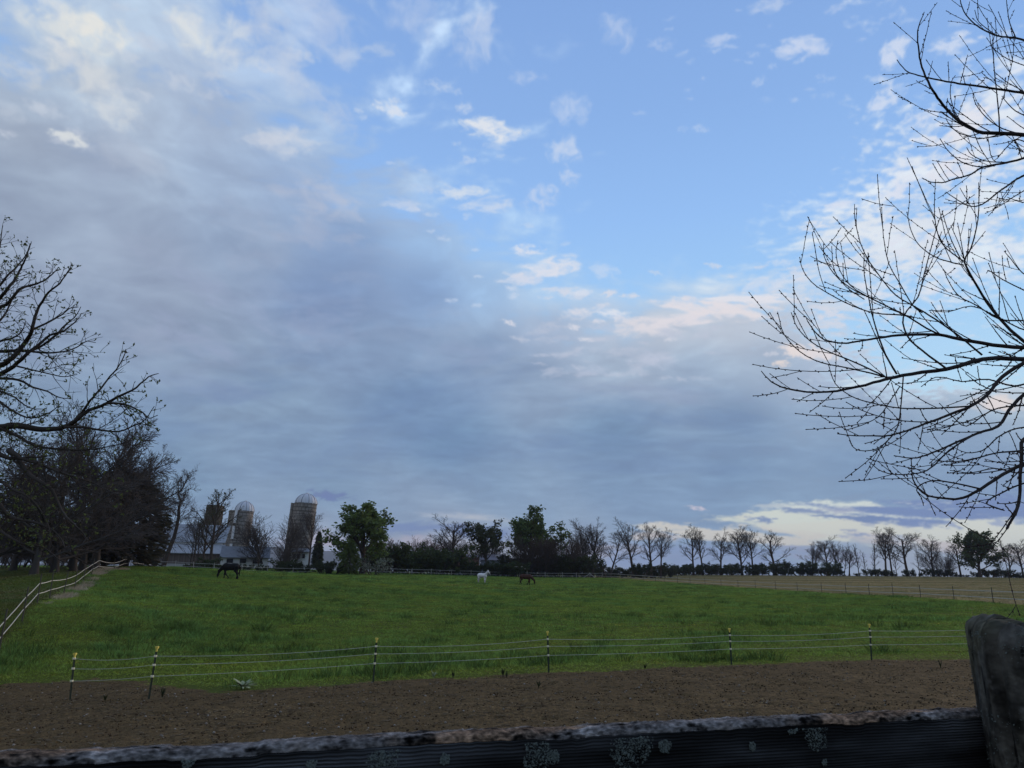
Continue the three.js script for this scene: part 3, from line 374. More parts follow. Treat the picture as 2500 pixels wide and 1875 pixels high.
// o: seed, height, levels: [{ n, len, angle, from, rise, wander, seg, sides }], r0, taper, thin
function growTree(o) {
  const r = mulberry(o.seed), trunk = new Wood(), crown = new Wood(), leaves = new Wood(), tips = [];
  function branch(start, dir, len, rad, lv, set) {
    const L = o.levels[lv], n = L.seg ?? 4, path = [start.clone()], radii = [rad], d = dir.clone(), end = lv === o.levels.length - 1 ? .35 : .45;
    for (let k = 1; k <= n; k++) { d.addScaledVector(anyDir(r), (L.wander ?? .15)); d.y += (L.rise ?? .05); d.normalize(); path.push(path[k - 1].clone().addScaledVector(d, len / n)); radii.push(Math.max(o.thin, rad * mix(1, end, k / n))); }
    if (lv === 0 && o.flare) { radii[0] *= 1.5; }
    (lv <= (o.solid ?? 1) ? trunk : crown).tube(path, radii, L.sides ?? (lv < 2 ? 6 : 3));
    const N = o.levels[lv + 1];
    if (!N) { tips.push([path[n], d.clone(), len]); return; }
    const m = Math.round(N.n * (.8 + .4 * r())), spin0 = r() * 6.283;
    for (let k = 0; k < m; k++) {
      const t = mix(N.from ?? .35, 1, (k + r() * .8) / m), f = Math.min(n - 1e-4, t * n), i = Math.floor(f), p = path[i].clone().lerp(path[i + 1], f - i), pd = path[i + 1].clone().sub(path[i]).normalize();
      const c = aside(pd, N.angle * (.7 + .6 * r()) * mix(1.1, .7, t), spin0 + k * 2.4 + r());
      branch(p, c, len * N.len * (.65 + .6 * r()) * mix(1.1, .62, t), Math.max(o.thin, radii[i] * (N.rad ?? .55)), lv + 1);
    }
    if (lv > 0 && lv < o.levels.length - 1) tips.push([path[n], d.clone(), len * .4]);
  }
  const stems = o.stems ?? 1;
  for (let s = 0; s < stems; s++) { const a = s * 2.4 + r(); branch(V(Math.cos(a), 0, Math.sin(a)).multiplyScalar(stems > 1 ? (o.spread ?? .02) : 0), V(Math.cos(a) * (stems > 1 ? o.splay ?? .25 : o.lean ?? 0), 1, Math.sin(a) * (stems > 1 ? o.splay ?? .25 : 0)).normalize(), o.levels[0].len * (.85 + .3 * r() * (stems > 1)), o.r0 * (stems > 1 ? .8 : 1), 0); }
  if (o.leaf) for (const [p, d, len] of tips) for (let k = 0; k < o.leaf.n; k++) {
    if (o.leaf.only && r() > o.leaf.only) continue;
    const c = p.clone().addScaledVector(d, -len * r() * (o.leaf.along ?? .9)).addScaledVector(anyDir(r), o.leaf.spread * Math.sqrt(r())), u = anyDir(r), v = V().crossVectors(u, anyDir(r)).normalize(), s = o.leaf.size * (.6 + .8 * r());
    leaves.face(c, u.multiplyScalar(s * .5), v.multiplyScalar(s * .33));
  }
  return { trunk: trunk.geo(), twigs: crown.empty ? null : crown.geo(), leaves: leaves.empty ? null : leaves.geo() };
}
const barkBump = texture(256, (u, v) => .5 + .3 * tile(u, v * .5, 12, 3, 41), false);
const barkMat = std(.062, .049, .04), twigMat = std(.055, .043, .036), paleBark = std(.058, .052, .047), pinkTwig = std(.085, .056, .048), greyTwig = std(.066, .058, .052);
const leafMats = {}; function leafMat(r, g, b) { const k = [r, g, b].join(); return leafMats[k] ??= new THREE.MeshPhysicalMaterial({ color: rgb(r, g, b), roughness: .95, specularIntensity: .2, transmission: .3, thickness: 0, side: THREE.DoubleSide }); }
function plantTree(kind, name, label, category, pos, h, w, turn, group, mats) {
  const t = thing(name, label, category, pos, turn, group);
  t.scale.set(w, h, w);
  part('trunk', kind.trunk, mats.bark ?? barkMat, t);
  const crownMesh = kind.twigs ? part('crown', kind.twigs, mats.twig ?? twigMat, t) : null;
  if (kind.leaves) part(crownMesh ? 'leaves' : 'crown', kind.leaves, mats.leaf ?? leafMat(.07, .1, .03), crownMesh ?? t);
  return t;
}
// kinds, one unit high
const bareLevels = (a = 1, f = .34, dense = 1) => [{ len: .8, seg: 7, wander: .04, rise: .05, sides: 7 }, { n: 12 * dense, len: .5, angle: .78 * a, from: f, rise: .07, wander: .12, seg: 5, sides: 5 }, { n: 6, len: .5, angle: .66, from: .2, rise: .05, wander: .16, seg: 4, sides: 3 }, { n: 7, len: .55, angle: .64, from: .15, rise: .03, wander: .17, seg: 3 }, { n: 3.2, len: .6, angle: .6, from: .15, rise: .02, wander: .16, seg: 2 }];
const bareKinds = [[1, .3, 1], [.75, .4, 1], [1.15, .28, 1.1], [.85, .34, 1], [1, .42, .9], [1.25, .3, 1]].map(([a, f, d], i) => growTree({ seed: 201 + i, r0: .015, thin: .0009, solid: 1, flare: true, lean: (i % 3 - 1) * .05, levels: bareLevels(a, f, d) }));
const buddedKinds = [0, 1].map((i) => growTree({ seed: 231 + i, r0: .016, thin: .0011, solid: 1, flare: true, levels: bareLevels(1.05, .3, 1).slice(0, 4), leaf: { n: 3, only: .5, size: .013, spread: .012, along: .7 } }));
const forkKinds = [0, 1, 2].map((i) => growTree({ seed: 251 + i, r0: .017, thin: .0009, solid: 1, stems: 2, splay: .32, levels: bareLevels(.95, .3, .8).map((l, k) => k ? l : { ...l, len: .74, wander: .09, rise: .06 }) }));
const slimKinds = [0, 1].map((i) => growTree({ seed: 271 + i, r0: .011, thin: .001, solid: 0, levels: [{ len: .9, seg: 7, wander: .04, rise: .05, sides: 5 }, { n: 16, len: .28, angle: .7, from: .2, rise: .12, wander: .1, seg: 3 }, { n: 4, len: .5, angle: .6, from: .2, rise: .05, wander: .15, seg: 2 }, { n: 2.5, len: .55, angle: .6, from: .2, seg: 2 }] }));
const brushKinds = [0, 1].map((i) => growTree({ seed: 281 + i, r0: .01, thin: .0015, solid: 0, stems: 9, splay: .5, spread: .1, levels: [{ len: .62, seg: 5, wander: .08, rise: .08, sides: 5 }, { n: 12, len: .5, angle: .6, from: .12, rise: .1, wander: .12, seg: 3 }, { n: 7, len: .55, angle: .6, from: .12, rise: .05, wander: .15, seg: 2 }, { n: 4, len: .6, angle: .6, from: .2, seg: 2 }] }));
const leafyKinds = [0, 1].map((i) => growTree({ seed: 291 + i, r0: .02, thin: .0016, solid: 1, flare: true, levels: [{ len: .56, seg: 5, wander: .06, rise: .05, sides: 7 }, { n: 13, len: .86, angle: .95, from: .16, rise: .12, wander: .15, seg: 5, sides: 5 }, { n: 7, len: .46, angle: .75, from: .2, rise: .06, wander: .18, seg: 3, sides: 3 }, { n: 4, len: .5, angle: .7, from: .2, seg: 2 }], leaf: { n: 14, size: .027, spread: .04, along: 1 } }));
const thinLeafy = growTree({ seed: 299, r0: .018, thin: .0015, solid: 1, levels: [{ len: .5, seg: 5, wander: .06, rise: .05, sides: 7 }, { n: 11, len: .95, angle: .95, from: .35, rise: .1, wander: .13, seg: 5, sides: 5 }, { n: 6, len: .45, angle: .7, from: .25, rise: .06, wander: .16, seg: 3, sides: 3 }, { n: 4, len: .5, angle: .7, from: .2, seg: 2 }], leaf: { n: 7, size: .028, spread: .04, along: 1 } });
const shrubKinds = [0, 1, 2].map((i) => growTree({ seed: 301 + i, r0: .02, thin: .003, solid: 0, stems: 8, splay: .75, spread: .12, levels: [{ len: .72, seg: 4, wander: .12, rise: .1, sides: 4 }, { n: 7, len: .5, angle: .7, from: .1, rise: .08, wander: .15, seg: 3 }, { n: 4, len: .5, angle: .7, from: .2, seg: 2 }], leaf: { n: 11, size: .06, spread: .075, along: 1 } }));
const flowerKind = growTree({ seed: 311, r0: .02, thin: .003, solid: 0, stems: 7, splay: .8, spread: .12, levels: [{ len: .7, seg: 4, wander: .12, rise: .08, sides: 4 }, { n: 6, len: .5, angle: .7, from: .1, rise: .08, wander: .15, seg: 3 }, { n: 3, len: .5, angle: .7, from: .2, seg: 2 }], leaf: { n: 6, size: .05, spread: .06, along: 1 } });
// conifers: whorls of drooping boughs set with needle sprays
function growConifer(seed, tall, wide, shape) {
  const r = mulberry(seed), trunk = new Wood(), boughs = new Wood(), sprays = new Wood();
  trunk.tube([V(0, 0, 0), V(.004, tall * .5, 0), V(0, tall * .99, .004)], [.018, .012, .002], 6);
  for (let k = 0; k < 150; k++) {
    const t = Math.pow((k + r()) / 150, 1), y = mix(.06, .97, t), reach = wide * shape(t) * (.75 + .4 * r()), a = k * 2.4 + r() * .6, path = [], rad = []; const n = 4;
    for (let j = 0; j <= n; j++) { const f = j / n; path.push(V(Math.cos(a) * reach * f, y + reach * (.25 * f - .42 * f * f) + .01 * (r() - .5), Math.sin(a) * reach * f)); rad.push(mix(.005, .0012, f)); }
    boughs.tube(path, rad, 3);
    for (let j = 0; j < 44; j++) { const f = Math.sqrt(r()) * n * .999, i = Math.floor(f), p = path[i].clone().lerp(path[i + 1], f - i).add(anyDir(r).multiply(V(.032, .02, .032))), d = V(Math.cos(a) + .9 * (r() - .5), -.3 + .5 * (r() - .5), Math.sin(a) + .9 * (r() - .5)).normalize(), v = V().crossVectors(d, anyDir(r)).normalize(), s = .02 + .02 * r(); sprays.face(p, d.multiplyScalar(s), v.multiplyScalar(s * .3)); }
  }
  return { trunk: trunk.geo(), twigs: boughs.geo(), leaves: sprays.geo() };
}
const coniferKind = growConifer(321, 1, .34, (t) => Math.pow(Math.sin(Math.PI * Math.min(1, .2 + .8 * t)), .8) * (1 - .25 * t) + .05), cedarKind = growConifer(322, 1, .24, (t) => Math.pow(1 - t, .6) * Math.min(1, .35 + 2.4 * t));
// height of a thing at this depth that spans these photo rows
const span = (px, y0, y1, depth) => { const b = standing(px, depth), t = at(px, y0, depth); return t.y - b.y; };
// ---- the far row behind the mown field and the trees round the farm: [photo x, top y, depth, width ratio, kind, label, bark]
const row = 'bare trees along the far hedge';
const farTrees = [
  [1425, 1264, 186, 1.0, bareKinds[1], 'bare tree just right of the dark brush by the leafy crown'],
  [1446, 1258, 184, 1.05, bareKinds[3], 'tall bare tree left of the two-stemmed tree by the field corner'],
  [1484, 1268, 182, 1.15, forkKinds[0], 'two-stemmed bare tree with spreading dark limbs near the field corner'],
  [1546, 1259, 190, 1.25, bareKinds[1], 'tall open-crowned bare tree between the forked tree and the gap'],
  [1591, 1270, 190, 1.1, bareKinds[0], 'bare tree second from the sky gap in the field corner'],
  [1613, 1284, 192, .9, bareKinds[4], 'last bare tree left of the open sky gap'],
  [1693, 1283, 236, 1.1, bareKinds[0], 'first bare tree right of the open sky gap'],
  [1716, 1277, 234, 1.0, bareKinds[1], 'second bare tree right of the open sky gap'],
  [1760, 1284, 236, 1.15, bareKinds[3], 'third bare tree right of the sky gap, low spreading limb'],
  [1812, 1280, 234, 1.1, bareKinds[2], 'fourth bare tree right of the open sky gap'],
  [1839, 1281, 236, 1.0, bareKinds[4], 'fifth bare tree right of the open sky gap'],
  [1893, 1291, 234, 1.35, bareKinds[0], 'broad bare tree ending the row of six right of the gap'],
  [1981, 1319, 236, 1.2, forkKinds[1], 'short crooked bare tree alone right of the row of six'],
  [2022, 1304, 238, 1.1, bareKinds[2], 'bare tree with fan-shaped crown right of the short crooked tree'],
  [2043, 1310, 236, .8, slimKinds[0], 'leaning slim bare trunk right of the fan-shaped crown'],
  [2058, 1319, 235, .85, forkKinds[2], 'bare tree with twin upright stems left of the saplings'],
  [2073, 1321, 237, 1.1, bareKinds[3], 'small bare tree just right of the twin stems'],
  [2097, 1325, 236, .9, slimKinds[1], 'first thin bare sapling right of the small bare tree'],
  [2114, 1340, 236, .9, slimKinds[0], 'shortest thin bare sapling in the far hedge gap'],
  [2137, 1318, 235, .9, slimKinds[1], 'thin bare sapling just left of the tall pair'],
  [2164, 1284, 236, 1.15, bareKinds[1], 'left one of the tall pair of bare trees on the right'],
  [2178, 1283, 238, .95, bareKinds[4], 'right one of the tall pair of bare trees on the right'],
  [2189, 1330, 234, .8, slimKinds[0], 'short slim trunk between the tall pair and the broad bare tree'],
  [2216, 1286, 236, 1.35, bareKinds[5], 'broadest bare tree of the far right hedge'],
  [2245, 1328, 235, .9, slimKinds[1], 'slim bare trunk right of the broadest tree'],
  [2278, 1301, 236, 1.1, bareKinds[2], 'round-crowned bare tree midway between broadest tree and green tree'],
  [2295, 1345, 234, 1.1, brushKinds[0], 'low bare bush at the foot of the round-crowned tree'],
  [2318, 1335, 236, .9, slimKinds[0], 'slim bare sapling left of the tree beside the green crown'],
  [2345, 1307, 235, 1.25, bareKinds[3], 'bare tree touching the left side of the green crown'],
  [2444, 1330, 236, .9, slimKinds[1], 'slim bare trunk just right of the green crown'],
  [2467, 1318, 235, 1.1, bareKinds[0], 'bare tree second right of the green crown'],
  [2498, 1311, 236, 1.15, bareKinds[2], 'bare tree at the right edge of the photo'],
  [2540, 1315, 236, 1.1, bareKinds[1], 'bare tree cut by the right edge of the photo'],
  [1008, 1300, 178, 1.3, brushKinds[0], 'bare reddish-twigged tree left of the round bare tree', pinkTwig],
  [1103, 1253, 172, 1.35, bareKinds[2], 'round dense bare tree left of the house'],
  [660, 1243, 150, 1.1, brushKinds[1], 'dense many-stemmed bare tree between the two domed silos'],
  [752, 1232, 140, .8, bareKinds[4], 'slender bare tree in front of the tall silo'],
  [480, 1262, 116, .75, slimKinds[1], 'slim bare tree between the leaning trunk and the budding tree'],
  [462, 1285, 112, .9, slimKinds[0], 'small bare sapling beside the leaning trunk'],
  [392, 1275, 118, .8, slimKinds[1], 'twiggy bare bush against the left half of the barn roof'],
  [470, 1250, 124, .9, bareKinds[4], 'bare tree against the middle of the barn roof'],
  [700, 1318, 140, .8, brushKinds[1], 'twiggy bare bush left of the tall silo foot'],
  [945, 1312, 150, 1.1, brushKinds[0], 'low twiggy bush right of the leafy tree'],
  [1060, 1315, 176, 1.1, brushKinds[1], 'twiggy bush at the foot of the round dense bare tree'],
  [1160, 1300, 182, 1.2, brushKinds[0], 'twiggy bush behind the house roof'],
  [1400, 1290, 178, 1.0, brushKinds[0], 'tall twiggy bush between thicket and bare trees'],
  [628, 1300, 128, .9, slimKinds[0], 'small bare tree in front of the low long shed'],
];
farTrees.forEach(([px, top, depth, w, kind, label, twig], i) => {
  const h = span(px, top, 0, depth) * 1.0, p = standing(px, depth); p.y -= .1;
  const box = kind.box ??= (() => { kind.trunk.computeBoundingBox(); const b = kind.trunk.boundingBox.clone(); if (kind.twigs) { kind.twigs.computeBoundingBox(); b.union(kind.twigs.boundingBox); } if (kind.leaves) { kind.leaves.computeBoundingBox(); b.union(kind.leaves.boundingBox); } return b; })();
  const s = h / box.max.y;
  plantTree(kind, 'bare_tree', label, 'tree', p, s, s * w * 1.3, i * 1.7, row, { twig: twig ?? greyTwig, bark: depth > 200 ? barkMat : twigMat });
});
function fit(kind) { if (!kind.box) { const b = new THREE.Box3(); for (const g of [kind.trunk, kind.twigs, kind.leaves]) if (g) { g.computeBoundingBox(); b.union(g.boundingBox); } kind.box = b; } return kind.box; }
function put(kind, name, label, category, px, top, depth, w, turn, group, mats) { const b = fit(kind), p = standing(px, depth), s = span(px, top, 0, depth) / b.max.y; p.y -= .06; return plantTree(kind, name, label, category, p, s, s * w, turn, group, mats); }
// leafy trees
put(leafyKinds[0], 'leafy_tree', 'green leafy tree right of the tall silo', 'tree', 884, 1222, 132, 1.32, .4, 'leafy trees', { leaf: leafMat(.11, .155, .045) });
put(leafyKinds[1], 'leafy_tree', 'green leafy tree with flat-topped crown right of the house', 'tree', 1300, 1234, 172, 1.2, 1.1, 'leafy trees', { leaf: leafMat(.085, .125, .038) });
put(thinLeafy, 'leafy_tree', 'dark thinly leaved tree in front of the house', 'tree', 1188, 1262, 158, 1.05, 2, 'leafy trees', { leaf: leafMat(.05, .06, .03), bark: greyTwig });
put(leafyKinds[0], 'leafy_tree', 'dark green round tree in the far right hedge', 'tree', 2392, 1289, 232, 1.25, 2.6, 'leafy trees', { leaf: leafMat(.065, .09, .036) });
put(coniferKind, 'evergreen_tree', 'dark bushy evergreen at the foot of the leafy tree by the silo', 'tree', 852, 1316, 126, 1.0, .3, 'evergreens', { leaf: leafMat(.085, .12, .026) });
put(cedarKind, 'evergreen_tree', 'narrow dark evergreen against the right side of the tall silo', 'tree', 772, 1296, 166, .8, .3, 'evergreens', { leaf: leafMat(.04, .055, .022) });
put(brushKinds[1], 'brush_thicket', 'dark twiggy thicket left of the brown horse', 'thicket', 1280, 1300, 160, 1.0, .5, 'thickets', { twig: twigMat });
put(brushKinds[0], 'brush_thicket', 'dark twiggy thicket above the brown horse', 'thicket', 1322, 1296, 162, 1.1, 1.5, 'thickets', { twig: twigMat });
put(brushKinds[1], 'brush_thicket', 'dark twiggy thicket right of the brown horse', 'thicket', 1372, 1294, 164, 1.1, 2.5, 'thickets', { twig: twigMat });
// the budding tree and the crooked tree by the barn
put(buddedKinds[0], 'budding_tree', 'budding tree with spreading limbs in front of the roofless silo', 'tree', 512, 1190, 118, 1.05, .8, 'budding trees', { leaf: leafMat(.06, .07, .03) });
put(buddedKinds[1], 'budding_tree', 'pale budding tree left of the dark silo by the barn', 'tree', 492, 1240, 121, 1.1, .2, 'budding trees', { leaf: leafMat(.05, .065, .028) });
{
  const pts = [[398, 1384], [412, 1345], [425, 1312], [432, 1285], [436, 1262], [437, 1240], [441, 1222], [434, 1206], [446, 1192], [454, 1175], [460, 1160]], base = standing(398, 108), t = thing('crooked_tree', 'crooked leaning bare tree in front of the barn', 'tree', base), trunk = new Wood(), twigs = new Wood(), r = mulberry(404);
  const P = pts.map(([x, y], i) => at(x, y, 108 + Math.sin(i) * .4).sub(base)); P[0].y = -.1;
  trunk.tube(P, P.map((_, i) => mix(.34, .06, i / 10)), 7);
  for (let k = 0; k < 34; k++) {
    const f = mix(2.2, 9.99, (k + r()) / 34), i = Math.floor(f), p = P[i].clone().lerp(P[i + 1], f - i), d0 = aside(P[i + 1].clone().sub(P[i]).normalize(), .9, k * 2.4), len = mix(4.2, 1.6, f / 10) * (.6 + .6 * r());
    const limb = (p, d, len, rad, lv) => { const path = [p.clone()], n = 4; for (let j = 1; j <= n; j++) { d.addScaledVector(anyDir(r), .28); d.y += .1; d.normalize(); path.push(path[j - 1].clone().addScaledVector(d, len / n)); } twigs.tube(path, path.map((_, j) => Math.max(.011, rad * (1 - .16 * j))), 3); if (lv < 2) for (let j = 0; j < 7; j++) { const q = 1 + Math.floor(r() * n); limb(path[q], aside(d, .8, r() * 6.28), len * .45 * (.6 + .7 * r()), rad * .5, lv + 1); } };
    limb(p, d0, len, .05, 0);
  }
  const tr = part('trunk', trunk.geo(), twigMat, t); part('crown', twigs.geo(), twigMat, t);
}
// ---- hedges
const hedge = 'shrubs along the far fence';
const shrubs = [];
for (let x = 900; x < 1095; x += 24) shrubs.push([x, 1336 + 16 * Math.sin(x), 150, 1.2, .055, .075, .028, 'dark green shrub between leafy tree and house']);
for (let x = 1130; x < 1265; x += 22) shrubs.push([x, 1370 + 5 * Math.sin(x), 153 + 2 * Math.sin(x * 3), 1.4, .035, .052, .022, 'low dark shrub below the house wall']);
for (let x = 1262; x < 1420; x += 26) shrubs.push([x, 1352 + 12 * Math.sin(x), 164, 1.3, .04, .05, .024, 'low dark shrub under the twiggy thickets']);
for (let x = 1420; x < 1650; x += 30) shrubs.push([x, 1378 + 6 * Math.sin(x), 196, 1.5, .045, .056, .028, 'low shrub under the bare trees by the field corner']);
for (let x = 1630; x < 2062; x += 21) shrubs.push([x + 6 * Math.sin(x * 1.9), 1374 + 7 * Math.sin(x * .7) + 7 * Math.sin(x * 2.9) + (x > 1780 ? 3 : 0), 230 + 3 * Math.sin(x), 1.5, .04, .055, .028, 'dark shrub in the unbroken hedge behind the mown field']);
for (let x = 2065; x < 2520; x += 25) shrubs.push([x + 8 * Math.sin(x * 2.3), 1393 + 9 * Math.sin(x * 1.3), 233 + 2 * Math.sin(x), 1.7, .04, .052, .028, 'low shrub under the bare trees on the far right']);
for (const [x, y] of [[690, 1360], [715, 1368], [790, 1362], [815, 1365], [740, 1372], [600, 1372], [640, 1375], [480, 1368], [540, 1372], [455, 1374]]) shrubs.push([x, y, 126, 1.2, .042, .055, .026, 'low shrub between the back fence and the farm sheds']);
shrubs.push([1567, 1370, 176, 1.1, .03, .045, .022, 'single dark round bush at the field corner']);
shrubs.push([2218, 1386, 226, 1.1, .03, .045, .024, 'dark round bush below the broadest bare tree']);
shrubs.push([508, 1356, 112, 1.1, .045, .062, .026, 'dark green bush left of the budding tree trunk']);
shrubs.push([336, 1366, 109, 1.3, .035, .04, .024, 'dark low shrub at the left end of the barn']);
const ordinals = ['first', 'second', 'third', 'fourth', 'fifth', 'sixth', 'seventh', 'eighth', 'ninth', 'tenth', 'eleventh', 'twelfth', 'thirteenth', 'fourteenth', 'fifteenth', 'sixteenth', 'seventeenth', 'eighteenth', 'nineteenth', 'twentieth', 'twenty-first', 'twenty-second'];
{ const by = {}; for (const s of shrubs) (by[s[7]] ??= []).push(s); for (const list of Object.values(by)) if (list.length > 1) list.sort((a, b) => a[0] - b[0]).forEach((s, i) => { s[7] += ', ' + ordinals[i] + ' from the left'; }); }
shrubs.forEach(([x, y, d, w, r, g, b, label], i) => { const v = .85 + .3 * ((i * 37 % 17) / 17); put(shrubKinds[i % 3], 'hedge_shrub', label, 'shrub', x, y, d, w, i * 1.3, hedge, { leaf: leafMat(+(r * (v > 1 ? 1.12 : 1)).toFixed(4), +(g * (v > 1 ? 1.12 : 1)).toFixed(4), b) }); });
put(flowerKind, 'flowering_shrub', 'pale flowering shrub at the foot of the leafy tree by the silo', 'shrub', 912, 1352, 128, 1.2, 0, undefined, { leaf: leafMat(.2, .24, .19) });
// ---- the dense bare trees behind the left fence
const oldLevels = (a) => [{ len: .62, seg: 6, wander: .05, rise: .05, sides: 8 }, { n: 16, len: .8, angle: .98 * a, from: .16, rise: .03, wander: .14, seg: 6, sides: 6 }, { n: 8, len: .45, angle: .7, from: .15, rise: .0, wander: .17, seg: 4, sides: 4 }, { n: 8, len: .5, angle: .7, from: .1, rise: -.01, wander: .18, seg: 3 }, { n: 6, len: .6, angle: .65, from: .1, rise: 0, wander: .2, seg: 3 }];
const oldKinds = [0, 1].map((i) => growTree({ seed: 341 + i, r0: .0165, thin: .0009, solid: 1, flare: true, levels: oldLevels(1 + .15 * i) }));
[[82, 1060, 58, 1.2, 'thick-trunked bare tree nearest the left edge behind the fence'], [132, 1020, 63, 1.1, 'second thick-trunked bare tree behind the left fence'], [174, 985, 68, 1.1, 'third thick-trunked bare tree behind the left fence'], [198, 1010, 72, 1.0, 'fourth thick-trunked bare tree behind the left fence'], [228, 1000, 74, 1.15, 'bare tree nearest the dark evergreen behind the left fence'], [-40, 1050, 60, 1.2, 'bare tree cut by the left edge of the photo'], [30, 1090, 76, 1.1, 'bare tree farthest back on the left lawn'], [296, 1060, 84, .8, 'bare tree rising behind the dark evergreen']].forEach(([x, y, d, w, label], i) => put(oldKinds[i % 2], 'old_bare_tree', label, 'tree', x, y, d, w, i * 1.9, 'bare trees on the left lawn', { bark: paleBark, twig: greyTwig }));
put(coniferKind, 'evergreen_tree', 'large dark evergreen behind the hump of the left fence', 'tree', 306, 1150, 82, 1.25, 1.2, 'evergreens', { leaf: leafMat(.062, .06, .038), twig: twigMat });
put(coniferKind, 'evergreen_tree', 'lower dark evergreen left of the large one behind the fence', 'tree', 250, 1235, 80, 1.3, 2.2, 'evergreens', { leaf: leafMat(.06, .06, .038), twig: twigMat });

// undergrowth behind the left trees
[[-60, 1262, 92], [-10, 1280, 88], [45, 1268, 94], [95, 1285, 90], [140, 1275, 96], [185, 1288, 92], [225, 1280, 98], [20, 1330, 84], [120, 1335, 86]].forEach(([x, y, d], i) => put(brushKinds[i % 2], 'undergrowth_bush', 'dense twiggy undergrowth bush behind the left trees, ' + ordinals[[0, 1, 3, 4, 6, 7, 8, 2, 5][i]] + ' from the left', 'bush', x, y, d, 1.35, i * 1.1, 'undergrowth behind the left trees', { twig: greyTwig }));
// ---------------------------------------------------------------- the two trees whose limbs reach into the picture
const smoothPath = (pts, k = 3) => { const c = new THREE.CatmullRomCurve3(pts, false, 'centripetal'); return c.getPoints((pts.length - 1) * k); };
function limbTree(o) {
  const t = thing(o.name, o.label, 'tree', o.base), r = mulberry(o.seed);
  part('trunk', o.trunk(o.base), o.bark, t);
  o.limbs.forEach(([pts, r0, r1, spec], n) => {
    const P = smoothPath(pts.map((p) => p.clone().sub(o.base))), wood = new Wood(), twigs = new Wood(), bits = new Wood(), S = { ...o.spec, ...spec };
    P.forEach((p, i) => { if (i) p.addScaledVector(anyDir(r), r0 * .12); });
    wood.tube(P, P.map((_, i) => mix(r0, r1, Math.pow(i / (P.length - 1), .8))), r0 > .012 ? 7 : 5);
    const lens = [0]; for (let i = 1; i < P.length; i++) lens.push(lens[i - 1] + P[i].distanceTo(P[i - 1])); const L = lens[P.length - 1];
    const atLen = (s) => { let i = 1; while (i < P.length - 1 && lens[i] < s) i++; const f = (s - lens[i - 1]) / (lens[i] - lens[i - 1] || 1); return [P[i - 1].clone().lerp(P[i], f), P[i].clone().sub(P[i - 1]).normalize(), mix(r0, r1, Math.pow(s / L, .8))]; };
    const bud = (p, d, s) => { if (o.bud) o.bud(bits, p, d, s, r); };
    const shoot = (p, d, len, rad, lv) => {
      const n = Math.max(3, Math.round(len / S.step)), path = [p.clone()], dd = d.clone();
      for (let k = 1; k <= n; k++) { dd.addScaledVector(anyDir(r), S.wander); dd.y += S.rise * (len / n) / .1; dd.normalize(); path.push(path[k - 1].clone().addScaledVector(dd, len / n)); }
      twigs.tube(path, path.map((_, k) => mix(rad, S.tip, k / n)), rad > .004 ? 5 : 4);
      if (o.budStep) { let acc = 0, side = 1; for (let k = 0; k < n; k++) { const a = path[k], b = path[k + 1]; for (acc += b.distanceTo(a); acc > o.budStep; acc -= o.budStep) { side = -side; bud(a.clone().lerp(b, r()), aside(b.clone().sub(a).normalize(), .8, side > 0 ? .3 : 3.4), 1); } } }
      bud(path[n], dd, o.budStep ? .8 : 1.5);
      if (lv < S.depth) { const m = Math.round(len / S.gap[lv] * (.7 + .6 * r())); for (let k = 0; k < m; k++) { const f = mix(.2, .95, (k + r()) / m) * n, i = Math.min(n - 1, Math.floor(f)); shoot(path[i].clone().lerp(path[i + 1], f - i), aside(path[i + 1].clone().sub(path[i]).normalize(), S.angle * (.7 + .6 * r()), r() * 6.283), len * S.ratio * (.5 + .7 * r()), Math.max(S.tip, rad * .6), lv + 1); } }
    };
    if (o.budStep) { let side = 1; for (let s = L * .15; s < L; s += o.budStep * 1.1) { const [p, d, rr] = atLen(s); if (rr > .009) continue; side = -side; bud(p, aside(d, .9, side > 0 ? .4 : 3.5), 1); } const [p, d] = atLen(L); bud(p, d, .8); }
    const m = Math.round(L / S.every); for (let k = 0; k < m; k++) { const s = mix(S.from ?? .12, .97, (k + r()) / m) * L, [p, d, rr] = atLen(s); shoot(p, aside(d, S.angle * (.7 + .6 * r()), r() * 6.283), S.len * (.45 + .8 * r()) * mix(1, o.budStep ? .42 : .32, s / L), Math.max(S.tip, Math.min(rr * .6, S.rad)), 0); }
    const b = part('limb', wood.geo(), o.bark, t); if (!twigs.empty) part('twigs', twigs.geo(), o.twig, b); if (!bits.empty) part(o.budName, bits.geo(), o.budMat, b).userData.kind = 'stuff';
  });
  return t;
}
